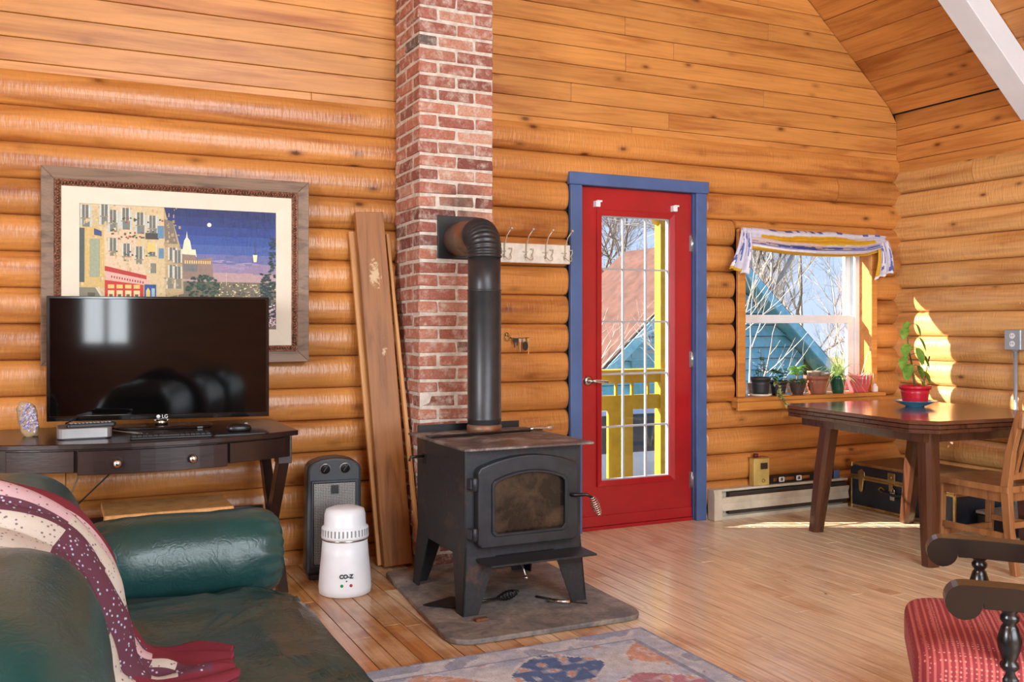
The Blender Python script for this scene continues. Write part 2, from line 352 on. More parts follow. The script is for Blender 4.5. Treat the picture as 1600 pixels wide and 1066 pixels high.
for x0, x1, z0, z1 in ((-2.25, -1.65, .95, 2.05), (.6, 3.8, .6, 2.2), (-.1, 2.9, 2.7, 4.3)):  # picture and gable windows are unseen, added to let light in
    k += 1; f = MB(); f.ring([(x0, z0), (x1, z0), (x1, z1), (x0, z1)], [(x0+.06, z0+.06), (x1-.06, z0+.06), (x1-.06, z1-.06), (x0+.06, z1-.06)], YF-.05, YF+.01)
    xm = (x0+x1)/2; f.box(xm-.025, xm+.025, YF-.05, YF, z0+.06, z1-.06)
    tag(f.build('window_%d' % (k+1), M['white']), ['narrow white window opposite the television', 'wide unseen picture window added opposite the stove to light the room', 'unseen gable window added high opposite the chimney for light'][k-1], 'window', kind='structure')

# roof slopes
def slope(x0, z0, x1, z1, t):
    b_ = MB(); b_.prism([(x0, z0), (x1, z1), (x1, z1+t), (x0, z0+t)], YF-.1, YB+.1); return b_
ceil_r = tag(slope(5.5, Zr(5.5)+.03, RX, RZ+.03, .12).build('ceiling', M['gap']), 'sloping pine plank ceiling above the dining corner', 'ceiling', kind='structure')
ceil_l = tag(slope(LX-.12, Zr(5.5)+.03, RX, RZ+.03, .12).build('ceiling', M['plank_y']), 'sloping pine ceiling above the sofa side', 'ceiling', kind='structure')
d = Vector((-.7548, 0, .656)); nrm = Vector((-.656, 0, -.7548)); s0 = 0; k = 0
while s0 < 2.6:
    wd = .12 if k == 0 else .185
    ys = [YB] ; y = YB - rnd.uniform(1.5, 3.5); ys += [y, YF]
    for a, bb in zip(ys, ys[1:]):
        p = MB(); q = []
        tw = rnd.uniform(0, .004)
        for s_, n_ in ((s0+.002, .0), (s0+wd-.002, 0), (s0+wd-.002, .018+tw), (s0+.002, .018+tw)):
            v = Vector((5.325, 0, 2.69)) + d*s_ - nrm*.02 + nrm*n_; q.append((v.x, v.z))
        p.prism(q, bb+.001, a-.001).build('ceiling_plank', M['plank_y'], ceil_r, bevel=.003)
    s0 += wd; k += 1
# white rafter
p = MB()
def raf(X, gap): return (X, Zr(X)-gap)
p.prism([raf(5.36, 0.0), raf(2.2, 0.0), raf(2.2, .2), raf(5.36, .2)], 3.74, 3.9)
tag(p.build('roof_rafter', M['whitebeam'], bevel=.004), 'white painted rafter running down the sloping ceiling', 'rafter')

# logs --------------------------------------------------
PIT = .1653
def log(parent, a0, a1, zc, back, mat, axis, half=None, e0=False, e1=False, b_=.046, rad=.0822):
    mb = MB(); n = 12; L_ = a1-a0; seg = max(1, int(L_/.45)); st = []
    ends = ((0, .80), (.006, .93), (.018, 1))
    for t, k_ in (ends if e0 else ((0, 1),)): st.append((a0+t, k_))
    for i_ in range(1, seg): st.append((a0+L_*i_/seg, 1))
    for t, k_ in (reversed(ends) if e1 else ((0, 1),)): st.append((a1-t, k_))
    ph = rnd.uniform(0, 50); vs = []
    for a, k_ in st:
        w1 = noise.noise((a*1.7, ph, 0))*.004
        for j in range(n+1):
            an = -pi/2 + pi*j/n
            dd = (b_+w1)*(max(0, cos(an))**.85)*k_; zz = zc + rad*sin(an)*(1 if k_ == 1 else (.5+.5*k_))
            vs.append((a, back-dd, zz) if axis == 0 else (back-dd, a, zz))
    W_ = n+1; fs = [(i_*W_+j, i_*W_+j+1, (i_+1)*W_+j+1, (i_+1)*W_+j) for i_ in range(len(st)-1) for j in range(n)]
    mb.add(vs, fs, 0, True); mb.add([vs[j] for j in range(W_)], [tuple(range(W_))]); mb.add([vs[-W_+j] for j in range(W_)], [tuple(range(W_))])
    return mb.build('log', mat, parent)
def row(parent, segs, zc, back, mat, axis):
    for a0, a1, e0, e1, split in segs:
        pts = [a0] + ([rnd.uniform(a0+.5, a1-.5)] if split else []) + [a1]
        for i_, (p0, p1) in enumerate(zip(pts, pts[1:])):
            g_ = .0015
            log(parent, p0+(g_ if i_ else 0), p1-(g_ if i_ < len(pts)-2 else 0), zc, back, mat, axis, e0=e0 and i_ == 0, e1=e1 and i_ == len(pts)-2)
z0 = .0627
for k in range(-1, 14):
    zc = z0 + PIT*(k+.5); lo, hi = zc-PIT/2, zc+PIT/2
    segs = []
    segs.append((LX, 1.845, False, False, k in (11, 12) or rnd.random() < .25))
    if hi > DZ+.1:
        segs.append((1.85, XR, False, False, k in (12,)))
    else:
        segs.append((1.85, 2.704, False, True, False))
        if lo < WZ0-.05 or lo > WZ1-.02:
            if False: segs += [(3.683, 3.912, True, True, False), (5.117, XR, True, False, False)]
            else: segs.append((3.683, XR, True, False, False))
        else: segs += [(3.683, 3.912, True, True, False), (5.117, XR, True, False, False)]
    row(wall_back, segs, zc, YB, M['log_x'], 0)
log(wall_back, 3.913, 5.116, 1.852, YB, M['log_x'], 0, b_=.044, rad=.031)
for k in range(-1, 13):
    zc = z0 + PIT*(k+1) ; 
    if k == -1: zc = z0
    row(wall_right, [(1.36, YB, False, False, k in (12, 10, 9, 8, 6, 4) or rnd.random() < .3)], zc, XR, M['log_y'], 1)
    row(wall_right, [(YF, 1.355, False, False, False)], zc, XR, M['log_y'], 1)
# gable planks on the back wall
z = 2.297; k = 0
while z < 4.4:
    h = .109; hi = z+h
    xr = lambda zz: min(5.345, 5.32-(zz-2.69)/.869+.0) if zz > 2.66 else 5.345
    cuts = [LX] + sorted(rnd.uniform(LX+.5, 1.5) for _ in range(1 if z < 3.2 else 0)) + [1.85] + ([rnd.uniform(2.4, 4.4)] if z < 3.8 else []) + [None]
    for i_, (a, bb) in enumerate(zip(cuts, cuts[1:])):
        t_ = YB-.022-rnd.uniform(0, .003)
        if bb is None: pl = [(a+.001, z+.0015), (xr(z)-.002, z+.0015), (xr(hi)-.002, hi-.0015), (a+.001, hi-.0015)]
        else: pl = [(a+.001, z+.0015), (bb-.001, z+.0015), (bb-.001, hi-.0015), (a+.001, hi-.0015)]
        MB().prism(pl, t_, YB).build('plank', M['plank_x'], wall_back, bevel=.0025)
    z = hi; k += 1
for k in range(4):
    z = 2.242 + .112*k
    cut = rnd.uniform(1, 3)
    for a, bb in ((YF, cut), (cut, YB-.005)):
        MB().box(XR-.024-rnd.uniform(0, .003), XR, a+.001, bb-.001, z+.0015, z+.1105).build('plank', M['plank_y'], wall_right, bevel=.0025)

# door ----------------------------------------------------
door = thing('door_1', 'red glazed door with fifteen panes in a blue casing', 'door', (3.19, 4.88, 0)); door['kind'] = 'structure'
YD = 4.858
sl = MB(); sl.ring([(2.793, .022), (3.591, .022), (3.591, 2.028), (2.793, 2.028)], [(2.935, .285), (3.43, .285), (3.43, 1.868), (2.935, 1.868)], YD, YD+.045)
sl.build('door_slab', M['red'], door, bevel=.002)
mo = MB(); o1 = [(2.905, .255), (3.46, .255), (3.46, 1.898), (2.905, 1.898)]; i1 = [(2.94, .29), (3.425, .29), (3.425, 1.863), (2.94, 1.863)]
mo.ring(o1, i1, YD, YD-.013, a1i=YD-.004); mo.build('glazing_moulding', M['red'], door, bevel=.002)
for c_ in range(3):
    for r_ in range(5):
        xw = .485/3; zh = 1.573/5; x0 = 2.94+c_*xw; z0_ = .29+r_*zh
        MB().box(x0+.004, x0+xw-.004, YD+.018, YD+.023, z0_+.004, z0_+zh-.004).build('pane', M['glass'], door)
mw = MB()
for c_ in (1, 2): mw.box(2.94+c_*.485/3-.0055, 2.94+c_*.485/3+.0055, YD+.014, YD+.028, .29, 1.863)
for r_ in (1, 2, 3, 4): mw.box(2.94, 3.425, YD+.015, YD+.027, .29+r_*1.573/5-.0055, .29+r_*1.573/5+.0055)
mw.ring([(2.936, .286), (3.429, .286), (3.429, 1.867), (2.936, 1.867)], [(2.945, .294), (3.42, .294), (3.42, 1.859), (2.945, 1.859)], YD+.008, YD+.034)
mw.build('muntin_grid', M['muntin'], door)
hd = MB(); hd.lathe([(.001, 0), (.03, 0), (.03, .006), (.018, .012), (.012, .014), (.012, .045)], (2.845, YD, .885), 20, R=Matrix.Rotation(pi/2, 3, 'X'))
hd.tube([(2.845, YD-.045, .885), (2.87, YD-.05, .885), (2.955, YD-.048, .877)], [.012, .0105, .008], 10); hd.build('door_handle', M['chrome'], door)
for zz in (1.72, 1.0, .25):
    MB().lathe([(.007, -.05), (.007, .05)], (3.598, YD-.006, zz), 10).box(3.574, 3.596, YD-.003, YD, zz-.05, zz+.05).build('hinge', M['chrome'], door)
for xx in (2.885, 3.435):
    MB().box(xx, xx+.03, YD-.03, YD, 1.91, 1.945).box(xx+.008, xx+.04, YD-.034, YD-.028, 1.938, 1.948).build('curtain_bracket', M['white'], door)
MB().box(2.793, 3.591, YD-.012, YD+.05, .0, .02).box(2.793, 3.591, YD-.006, YD, .022, .085).build('door_sweep', M['red'], door, bevel=.002)
tr = MB().box(2.708, 2.785, 4.815, 4.845, 0, 2.03).build('trim_1', M['blue'], None, bevel=.003); tag(tr, 'blue door casing board on the stove side of the red door', 'door casing', kind='structure')
tr = MB().box(3.6, 3.677, 4.815, 4.845, 0, 2.03).build('trim_2', M['blue'], None, bevel=.003); tag(tr, 'blue door casing board on the window side of the red door', 'door casing', kind='structure')
tr = MB().box(2.698, 3.69, 4.808, 4.845, 2.03, 2.102).build('trim_3', M['blue'], None, bevel=.003); tag(tr, 'blue head casing board across the top of the red door', 'door casing', kind='structure')
tr = MB().box(DX0, 2.79, 4.845, 5.0, 0, 2.06).box(3.595, DX1, 4.845, 5.0, 0, 2.06).box(2.79, 3.595, 4.845, 5.0, 2.032, 2.06).build('trim_4', M['blue']); tag(tr, 'blue door jamb lining the opening around the red door', 'door jamb', kind='structure')

# window --------------------------------------------------
win = thing('window_1', 'white double hung window over the plant sill in the corner', 'window', (4.52, 4.93, .75)); win['kind'] = 'structure'
wx0, wx1, wz0, wz1 = 3.985, 5.075, .76, 1.82
def rect(x0, x1, z0, z1): return [(x0, z0), (x1, z0), (x1, z1), (x0, z1)]
MB().ring(rect(wx0, wx1, wz0, wz1), rect(wx0+.045, wx1-.045, wz0+.03, wz1-.03), 4.925, 5.0).build('window_frame', M['white'], win, bevel=.003)
MB().ring(rect(wx0+.045, wx1-.045, 1.225, wz1-.03), rect(wx0+.09, wx1-.1, 1.275, wz1-.075), 4.965, 4.99).build('upper_sash', M['white'], win, bevel=.003)
MB().ring(rect(wx0+.045, wx1-.045, wz0+.03, 1.28), rect(wx0+.095, wx1-.105, wz0+.075, 1.225), 4.935, 4.962).build('lower_sash', M['white'], win, bevel=.003)
MB().box(wx0+.09, wx1-.1, 4.975, 4.979, 1.27, wz1-.07).build('pane', M['glass'], win)
MB().box(wx0+.095, wx1-.105, 4.947, 4.951, wz0+.07, 1.23).build('pane', M['glass'], win)
fr = MB().box(3.95, 3.985, 4.82, 4.99, .755, 1.84).box(5.075, 5.092, 4.82, 4.99, .755, 1.84).box(3.985, 5.075, 4.82, 4.99, 1.82, 1.84).build('jamb', M['trimwood'], win)
for x0, x1 in ((3.916, 3.972), (5.06, 5.113)): MB().box(x0, x1, 4.805, 4.83, .756, 1.80).build('window_casing', M['trimwood'], win, bevel=.003)
MB().box(3.916, 5.113, 4.805, 4.83, 1.80, 1.822).build('window_casing', M['trimwood'], win, bevel=.003)
MB().box(3.855, 5.12, 4.735, 4.925, .732, .755).build('window_sill', M['trimwood'], win, bevel=.003)
MB().box(3.87, 5.10, 4.752, 4.775, .675, .732).box(3.88, 5.09, 4.775, 4.83, .69, .732).build('apron', M['trimwood'], win, bevel=.003)
#@@OBJECTS
# ================================================================== large objects
M['oak'] = wood('oak_board', (156, 100, 50), (100, 56, 24), 2, .45, .0, 1.3, obj=True, var=.05)
nt = M['oak'].node_tree; b = nt.nodes['Principled BSDF']; src = b.inputs['Base Color'].links[0].from_socket
tcn = nt.nodes.new('ShaderNodeTexCoord'); ns = tex(nt, tcn.outputs['Object'], 26, 5, .7, 1.)
for px_, pz_, rr_ in ((.0, .58, .13), (.015, .18, .08)):      # pale dried glue left on the board
    mpn = nt.nodes.new('ShaderNodeMapping'); mpn.inputs['Scale'].default_value = (2.2, 0, 1); nt.links.new(tcn.outputs['Object'], mpn.inputs[0])
    vd = nt.nodes.new('ShaderNodeVectorMath'); vd.operation = 'DISTANCE'; vd.inputs[1].default_value = (px_*2.2, 0, pz_); nt.links.new(mpn.outputs[0], vd.inputs[0])
    ad = nt.nodes.new('ShaderNodeMath'); ad.operation = 'MULTIPLY_ADD'; ad.inputs[1].default_value = .22; nt.links.new(ns, ad.inputs[0]); nt.links.new(vd.outputs['Value'], ad.inputs[2])
    rs_ = rampnode(nt, [(rr_*.75+.055, (.85,)*3), (rr_*.75+.075, (0, 0, 0))]); nt.links.new(ad.outputs[0], rs_.inputs[0]); src = mixc(nt, rs_.outputs[0], src, lin((208, 180, 140)))
nt.links.new(src, b.inputs['Base Color'])
M['oak_light'] = wood('oak_edge_strip', (206, 148, 88), (176, 116, 60), 2, .5, .0, 1.2, obj=True, var=.05)
M['espresso'] = wood('espresso_wood', (38, 21, 18), (24, 12, 11), 0, .3, 0, 1, var=.03, coat=.15, obj=True)
M['walnut'] = wood('walnut_table', (80, 46, 28), (50, 27, 17), 2, .25, 0, 1.2, var=.05, coat=.4, obj=True)
M['walnut_top'] = wood('walnut_table_top', (98, 60, 40), (64, 38, 26), 0, .16, 0, 1.2, var=.05, coat=.6, obj=True)
M['chairoak'] = wood('oak_chair_wood', (158, 108, 66), (118, 74, 40), 2, .4, 0, 1.4, var=.05, obj=True)
M['ebony'] = plain('dark_stained_wood', (18, 14, 13), .3, var=.15, coat=.2)
M['brass'] = plain('aged_brass', (196, 164, 108), .35, .9, var=.2)
M['cord'] = plain('cord_grey', (150, 140, 125), .6)

# chimney -------------------------------------------------
ch = thing('chimney', 'tall red brick chimney column behind the wood stove', 'chimney', (1.85, 4.66, 0))
MB().box(1.651, 2.047, 4.466, 4.822, 0, 4.9).build('mortar_core', M['mortar'], ch)
def brick_mesh(sx, sy, sd):
    r_ = random.Random(sd); mb = MB().box(-sx/2, sx/2, -sy/2+.002, sy/2-.002, -.026, .026)
    mb.v = [v + Vector((r_.uniform(-.005, .004), r_.uniform(-.003, .003), r_.uniform(-.004, .003))) for v in mb.v]
    o = mb.build('brick', M['brick'], None, bevel=.004); me = o.data; bpy.data.objects.remove(o); return me
bmesh_cache = {}
def brick(x0, x1, y0, y1, zc):
    key = (round(x1-x0, 2), round(y1-y0, 2), rnd.randrange(4))
    if key not in bmesh_cache: bmesh_cache[key] = brick_mesh(x1-x0, y1-y0, len(bmesh_cache))
    inst('brick', bmesh_cache[key], ch, ((x0+x1)/2+rnd.uniform(-.002, .002), (y0+y1)/2+rnd.uniform(-.004, .002), zc+rnd.uniform(-.002, .002)), rot=(0, rnd.uniform(-.012, .012), rnd.uniform(-.01, .01)))
bx, by, cz = 1.646, 4.46, .0667
for k in range(51):
    z = .034+k*cz
    if k % 2 == 0:
        brick(bx, bx+.196, by, by+.095, z); brick(bx+.208, bx+.404, by, by+.095, z); brick(bx, bx+.095, by+.107, by+.297, z); brick(bx, bx+.095, by+.308, by+.362, z)
        brick(bx+.309, bx+.404, by+.107, by+.362, z)
    else:
        brick(bx, bx+.095, by, by+.196, z); brick(bx+.107, bx+.297, by, by+.095, z); brick(bx+.309, bx+.404, by, by+.196, z); brick(bx, bx+.095, by+.208, by+.362, z)

# hearth pad ----------------------------------------------
hp = []
for (x, y), (px_, py_), (nx, ny) in (((1.43, 4.43), None or (0, 0), (0, 0)),): pass
cor = [(1.35, 3.315), (2.215, 3.30), (2.255, 4.43), (1.455, 4.43)]
def roundpoly(c, r, n=6):
    out_ = []; k_ = len(c)
    for i_ in range(k_):
        p = Vector(c[i_]).to_2d() if len(c[i_]) > 2 else Vector(c[i_]); a = Vector(c[i_-1]); b_ = Vector(c[(i_+1) % k_])
        rr = r[i_] if isinstance(r, (list, tuple)) else r
        d1 = (a-p).normalized()*rr; d2 = (b_-p).normalized()*rr
        for j in range(n+1):
            t = j/n; out_.append(tuple((p+d1)*(1-t)**2 + p*2*t*(1-t) + (p+d2)*t*t))
    return out_
hpo = MB().prism(roundpoly(cor, [.13, .1, .05, .05]), 0.001, .022, 'xy').build('hearth_pad', M['slate'], bevel=.005, seg=2)
tag(hpo, 'grey slate hearth pad with rounded corners under the wood stove', 'hearth pad')

# wood stove ----------------------------------------------
HZ = .022
st = thing('wood_stove', 'black steel wood stove with glass door and angled legs', 'stove', (1.81, 3.88, HZ))
MB().box(1.53, 2.075, 3.60, 4.17, .25, .70).build('body', M['stove'], st, bevel=.006)
MB().box(1.505, 2.112, 3.55, 4.225, .70, .711).build('top_plate', M['stove_top'], st, bevel=.002)
MB().box(1.555, 2.085, 4.23, 4.238, .3, .742).box(1.6, 1.63, 4.17, 4.23, .5, .53).box(1.98, 2.01, 4.17, 4.23, .5, .53).build('rear_shield', M['black'], st)
def arch(x0, x1, z0, zs, zp, r, n=12):
    p = [(x0+r, z0), (x0, z0+r), (x0, zs-r)]
    for k_ in range(n+1):
        t = k_/n; x_ = x0+.012+(x1-x0-.024)*t; p.append((x_, zs+(zp-zs)*(1-(2*t-1)**2)))
    return p + [(x1, zs-r), (x1, z0+r), (x1-r, z0)]
dr = MB().ring(arch(1.567, 2.037, .298, .63, .672, .02), arch(1.632, 1.977, .348, .572, .605, .015), 3.60, 3.555).build('door', M['stove_door'], st, bevel=.007, seg=2)
MB().prism(arch(1.63, 1.979, .346, .574, .607, .015), 3.572, 3.578).build('door_glass', M['stove_glass'], dr)
MB().ring(arch(1.628, 1.981, .344, .576, .609, .015), arch(1.64, 1.969, .356, .566, .598, .015), 3.556, 3.548).build('glass_rim', M['stove_door'], dr, bevel=.003)
for zz in (.565, .36):
    h_ = MB().box(1.535, 1.585, 3.56, 3.60, zz-.02, zz+.02).lathe([(.011, -.026), (.011, .026)], (1.553, 3.556, zz), 12); h_.build('hinge', M['stove_door'], st, bevel=.002)
hl = MB().tube([(2.0, 3.56, .49), (2.005, 3.53, .492), (2.05, 3.51, .494), (2.072, 3.50, .482)], [.009, .009, .007, .006], 10).build('handle_rod', M['black'], st)
pts = [Vector((2.072, 3.50, .482)).lerp(Vector((2.098, 3.485, .405)), t/120) for t in range(121)]
ax = (pts[-1]-pts[0]).normalized(); ux = ax.cross(Vector((0, 1, 0))).normalized(); uy = ax.cross(ux)
coil = [p + (ux*cos(2*pi*9*i_/120)+uy*sin(2*pi*9*i_/120))*(.006+.0105*sin(pi*min(1, .1+.85*i_/120))) for i_, p in enumerate(pts)]
MB().tube(coil, .0028, 6).build('coil_handle', M['chrome'], hl)
MB().add([(1.575, 3.60, .252), (2.075, 3.60, .252), (2.095, 3.50, .240), (1.60, 3.50, .240), (1.575, 3.60, .244), (2.075, 3.60, .244), (2.095, 3.50, .232), (1.60, 3.50, .232)],
         [(0, 1, 2, 3), (7, 6, 5, 4), (0, 4, 5, 1), (1, 5, 6, 2), (2, 6, 7, 3), (3, 7, 4, 0)]).build('ash_lip', M['stove'], st)
def sleg(sx, sy):
    x = 1.532 if sx < 0 else 2.073; y = 3.602 if sy < 0 else 4.168; fx = x+sx*.02; fy = y+sy*.015; zt = .30; t = .007
    mb = MB()
    # plate facing front/back
    a = [(x, zt), (x-sx*.15, zt), (fx-sx*.07, HZ), (fx, HZ)]
    vs = [(p, y+(fy-y)*(zt-q)/(zt-HZ), q) for p, q in a]; vs += [(p, yy-sy*t, q) for p, yy, q in vs]
    mb.add(vs, [(0, 1, 2, 3), (7, 6, 5, 4)]+[(i_, 4+i_, 4+(i_+1) % 4, (i_+1) % 4) for i_ in range(4)])
    a = [(y, zt), (y-sy*.15, zt), (fy-sy*.07, HZ), (fy, HZ)]
    vs = [(x+(fx-x)*(zt-q)/(zt-HZ), p, q) for p, q in a]; vs += [(xx-sx*t, p, q) for xx, p, q in vs]
    mb.add(vs, [(0, 1, 2, 3), (7, 6, 5, 4)]+[(i_, 4+i_, 4+(i_+1) % 4, (i_+1) % 4) for i_ in range(4)])
    mb.build('leg', M['stove'], st)
for sx in (-1, 1):
    for sy in (-1, 1): sleg(sx, sy)
ash = MB().prism([(1.66, .25), (1.98, .25), (1.94, .13), (1.70, .13)], 3.85, 4.12).build('ash_box', M['black'], st, bevel=.003)
MB().tube([(1.80, 3.66, .246), (1.79, 3.57, .165)], .004, 6).ball((1.789, 3.562, .158), .009, 8, 6).build('ash_dump_rod', M['chrome'], ash)
MB().tube([(1.53, 4.07, .62), (1.46, 4.07, .618), (1.455, 4.07, .60)], .006, 8).box(1.523, 1.53, 4.05, 4.09, .585, .63).build('air_control_rod', M['black'], st)
# poker on the stove top
pk = thing('fireplace_poker', 'iron poker with pale turned handle lying across the stove top', 'poker', (1.8, 3.97, .711))
MB().tube([(1.49, 3.95, .724), (1.52, 3.955, .718), (2.03, 4.0, .719)], [.004, .006, .006], 8).build('rod', M['black'], pk)
R = Vector((.985, .17, 0)).to_track_quat('Z', 'Y').to_matrix()
MB().lathe([(.004, 0), (.010, .005), (.008, .02), (.011, .04), (.011, .07), (.007, .085), (.010, .10), (.015, .115), (.015, .125), (.006, .137)], (2.03, 4.0, .726), 14, R=R).build('handle', M['chrome'], pk)

# stove pipe ----------------------------------------------
sp = thing('stove_pipe', 'black stove pipe rising from the stove and bending into the chimney', 'stove pipe', (1.832, 4.085, .712))
pr = .079; pcx, pcy = 1.832, 4.085
MB().lathe([(pr+.003, .712), (pr+.003, .742), (pr, .745), (pr, .75)], (pcx, pcy, 0), 32).build('base_collar', M['rust'], sp)
MB().lathe([(pr-.002, .745), (pr, .75), (pr, .77), (pr+.0025, .775), (pr, .78), (pr, 1.372), (pr+.003, 1.376), (pr, 1.38)], (pcx, pcy, 0), 32).build('lower_pipe', M['pipe'], sp)
MB().lathe([(pr-.003, 1.375), (pr-.002, 1.38), (pr-.002, 1.535)], (pcx, pcy, 0), 32).build('upper_pipe', M['pipe'], sp)
path = []; rad = []; RB = .115
for i_ in range(61):
    t = i_/60*pi/2; path.append((pcx+.02*sin(t)*i_/60, pcy+RB*(1-cos(t)), 1.53+RB*sin(t))); rad.append(pr+.0015+.0035*sin(2*pi*11*i_/60))
path.append((pcx+.022, pcy+RB+.03, 1.53+RB)); rad.append(pr)
MB().tube(path, rad, 32).build('corrugated_elbow', M['pipe'], sp)
Ry = Matrix.Rotation(-pi/2, 3, 'X')
MB().lathe([(pr, 0), (pr+.004, .005), (pr+.004, .012), (pr, .02), (pr, .09), (pr+.005, .095), (pr+.006, .11), (pr+.006, .24)], (pcx+.024, pcy+RB+.01, 1.645), 32, R=Ry).build('flue_collar', M['rust'], sp)
MB().box(1.742, 1.962, 4.449, 4.462, 1.548, 1.762).build('wall_plate', M['black'], sp, bevel=.002)

# sofa ----------------------------------------------------
def leather(name, c, worn, k0, k1, rough=.3):
    m, nt, b = mat_base(name, rough, 0, .5); v = coords(nt, (1, 1, 1)); t = tex(nt, v, 6, 8, .7, .8); r = rampnode(nt, [(k0, lin(c)), (k1, lin(worn))]); nt.links.new(t, r.inputs[0])
    nt.links.new(r.outputs[0], b.inputs['Base Color'])
    v2 = nt.nodes.new('ShaderNodeTexVoronoi'); v2.feature = 'DISTANCE_TO_EDGE'; v2.inputs['Scale'].default_value = 14; t2 = tex(nt, v, 9, 4)
    nt.links.new(mixc(nt, .5, v, t2), v2.inputs['Vector'])
    ad = nt.nodes.new('ShaderNodeMath'); ad.operation = 'MULTIPLY_ADD'; ad.inputs[1].default_value = .5; nt.links.new(v2.outputs['Distance'], ad.inputs[0]); nt.links.new(t, ad.inputs[2])
    bump(nt, b, ad.outputs[0], .25 if 'worn' not in name else .5, .01); return m
M['leather'] = leather('green_leather', (28, 64, 62), (36, 74, 72), .40, .75)
M['leather_worn'] = leather('worn_green_leather', (34, 62, 60), (58, 72, 64), .46, .74, .26)
def sgn(v, e): return math.copysign(abs(v)**e, v)
def sq(mb, c, h, e1, e2, nu=48, nv=28, disp=None, m=0, ax='z'):
    vs = []; c = Vector(c)
    for j in range(nv+1):
        et = -pi/2+pi*j/nv
        for i_ in range(nu):
            om = 2*pi*i_/nu; p = Vector((sgn(cos(et), e1)*sgn(cos(om), e2), sgn(cos(et), e1)*sgn(sin(om), e2), sgn(sin(et), e1)))
            if ax == 'x': p = Vector((p.z, p.x, p.y))
            q = c + Vector((p.x*h[0], p.y*h[1], p.z*h[2]))
            if disp: q = disp(q, p)
            vs.append(q)
    fs = [(j*nu+i_, j*nu+(i_+1) % nu, (j+1)*nu+(i_+1) % nu, (j+1)*nu+i_) for j in range(nv) for i_ in range(nu)]
    return mb.add(vs, fs, m, True)
def nzf(q, s, a, k=0): return noise.fractal(Vector((q.x*s+k, q.y*s, q.z*s)), 1, 2, 4)*a
so = thing('sofa', 'overstuffed dark green leather sofa in the foreground', 'sofa', (.15, 1.7, 0))
MB().box(-.42, .60, .25, 3.2, .05, .27).build('base', M['leather'], so, bevel=.04, seg=3)
for yy in (1.35, 2.45): 
    sq(MB(), (.33, yy, .335), (.375, .555, .10), .35, .3, 72, 40, lambda q, p: q + Vector((0, 0, 1))*(ridge(q)*max(0, p.z) + .018*(1-p.x*p.x)*(1-p.y*p.y))).build('seat_cushion', M['leather_worn'], so, weld=True) if False else None
def ridge(q):
    n1 = noise.noise(Vector((q.x*3.1, q.y*2.3, 3))); n2 = noise.noise(Vector((q.x*6+4, q.y*9-q.x*6, 1)))
    return -.022*(1-abs(n1))**7 + .016*(1-abs(n2))**9 + nzf(q, 6, .006)
for yy in (1.33, 2.445):
    sq(MB(), (.30, yy, .335), (.375, .555, .095), .35, .28, 110, 60, lambda q, p: q + Vector((nzf(q, 4, .012, 3)*abs(p.x), 0, ridge(q)*max(0, p.z)))).build('seat_cushion', M['leather_worn'], so, weld=True)
for yy, hy in ((1.63, .455), (2.56, .47)):
    sq(MB(), (-.15, yy, .565), (.245, hy, .285), .72, .5 if yy < 2 else .36, 56, 36, lambda q, p: q + p.normalized()*nzf(q, 3.5, .010)).build('back_cushion', M['leather'], so, weld=True)
sq(MB(), (-.15, .75, .565), (.245, .42, .285), .72, .5, 56, 36).build('back_cushion', M['leather'], so, weld=True)
def armd(q, p):
    u = abs(p.x); ang = atan2(p.z, p.y)
    pl = .010*sin(ang*15)*max(0, (u-.68)/.32)
    seam = -.006*math.exp(-((q.x-.46)/.005)**2)
    d_ = Vector((0, q.y-3.11, q.z-.49)); l_ = d_.length or 1
    return q + d_/l_*(pl+seam+nzf(q, 5, .006))
arm = sq(MB(), (.375, 3.11, .49), (.295, .142, .142), .42, 1.0, 64, 70, armd, ax='x').build('arm_roll', M['leather'], so, weld=True)
MB().box(-.2, .60, 3.02, 3.22, .06, .45).build('arm_panel', M['leather'], so, bevel=.03, seg=3)

# quilt ---------------------------------------------------
BUR = lin((112, 28, 44)); CRM = lin((186, 176, 164)); PUR = lin((88, 44, 60)); PNK = lin((192, 160, 164)); RED = lin((146, 38, 50)); GRN = lin((190, 186, 160))
m, nt, b = mat_base('patchwork_quilt', .85); a = nt.nodes.new('ShaderNodeVertexColor'); a.layer_name = 'Col'
v = coords(nt, (1, 1, 1)); vo = nt.nodes.new('ShaderNodeTexVoronoi'); vo.inputs['Scale'].default_value = 85; nt.links.new(v, vo.inputs['Vector'])
sp1 = rampnode(nt, [(.16, (1, 1, 1)), (.26, (0, 0, 0))]); nt.links.new(vo.outputs['Distance'], sp1.inputs[0])
hs = nt.nodes.new('ShaderNodeRGBToBW'); nt.links.new(a.outputs[0], hs.inputs[0])
cc = rampnode(nt, [(.12, lin((168, 176, 196))), (.35, lin((112, 88, 96)))]); nt.links.new(hs.outputs[0], cc.inputs[0])
al = nt.nodes.new('ShaderNodeVertexColor'); al.layer_name = 'Col'
mm = nt.nodes.new('ShaderNodeMath'); mm.operation = 'MULTIPLY'; nt.links.new(sp1.outputs[0], mm.inputs[0])
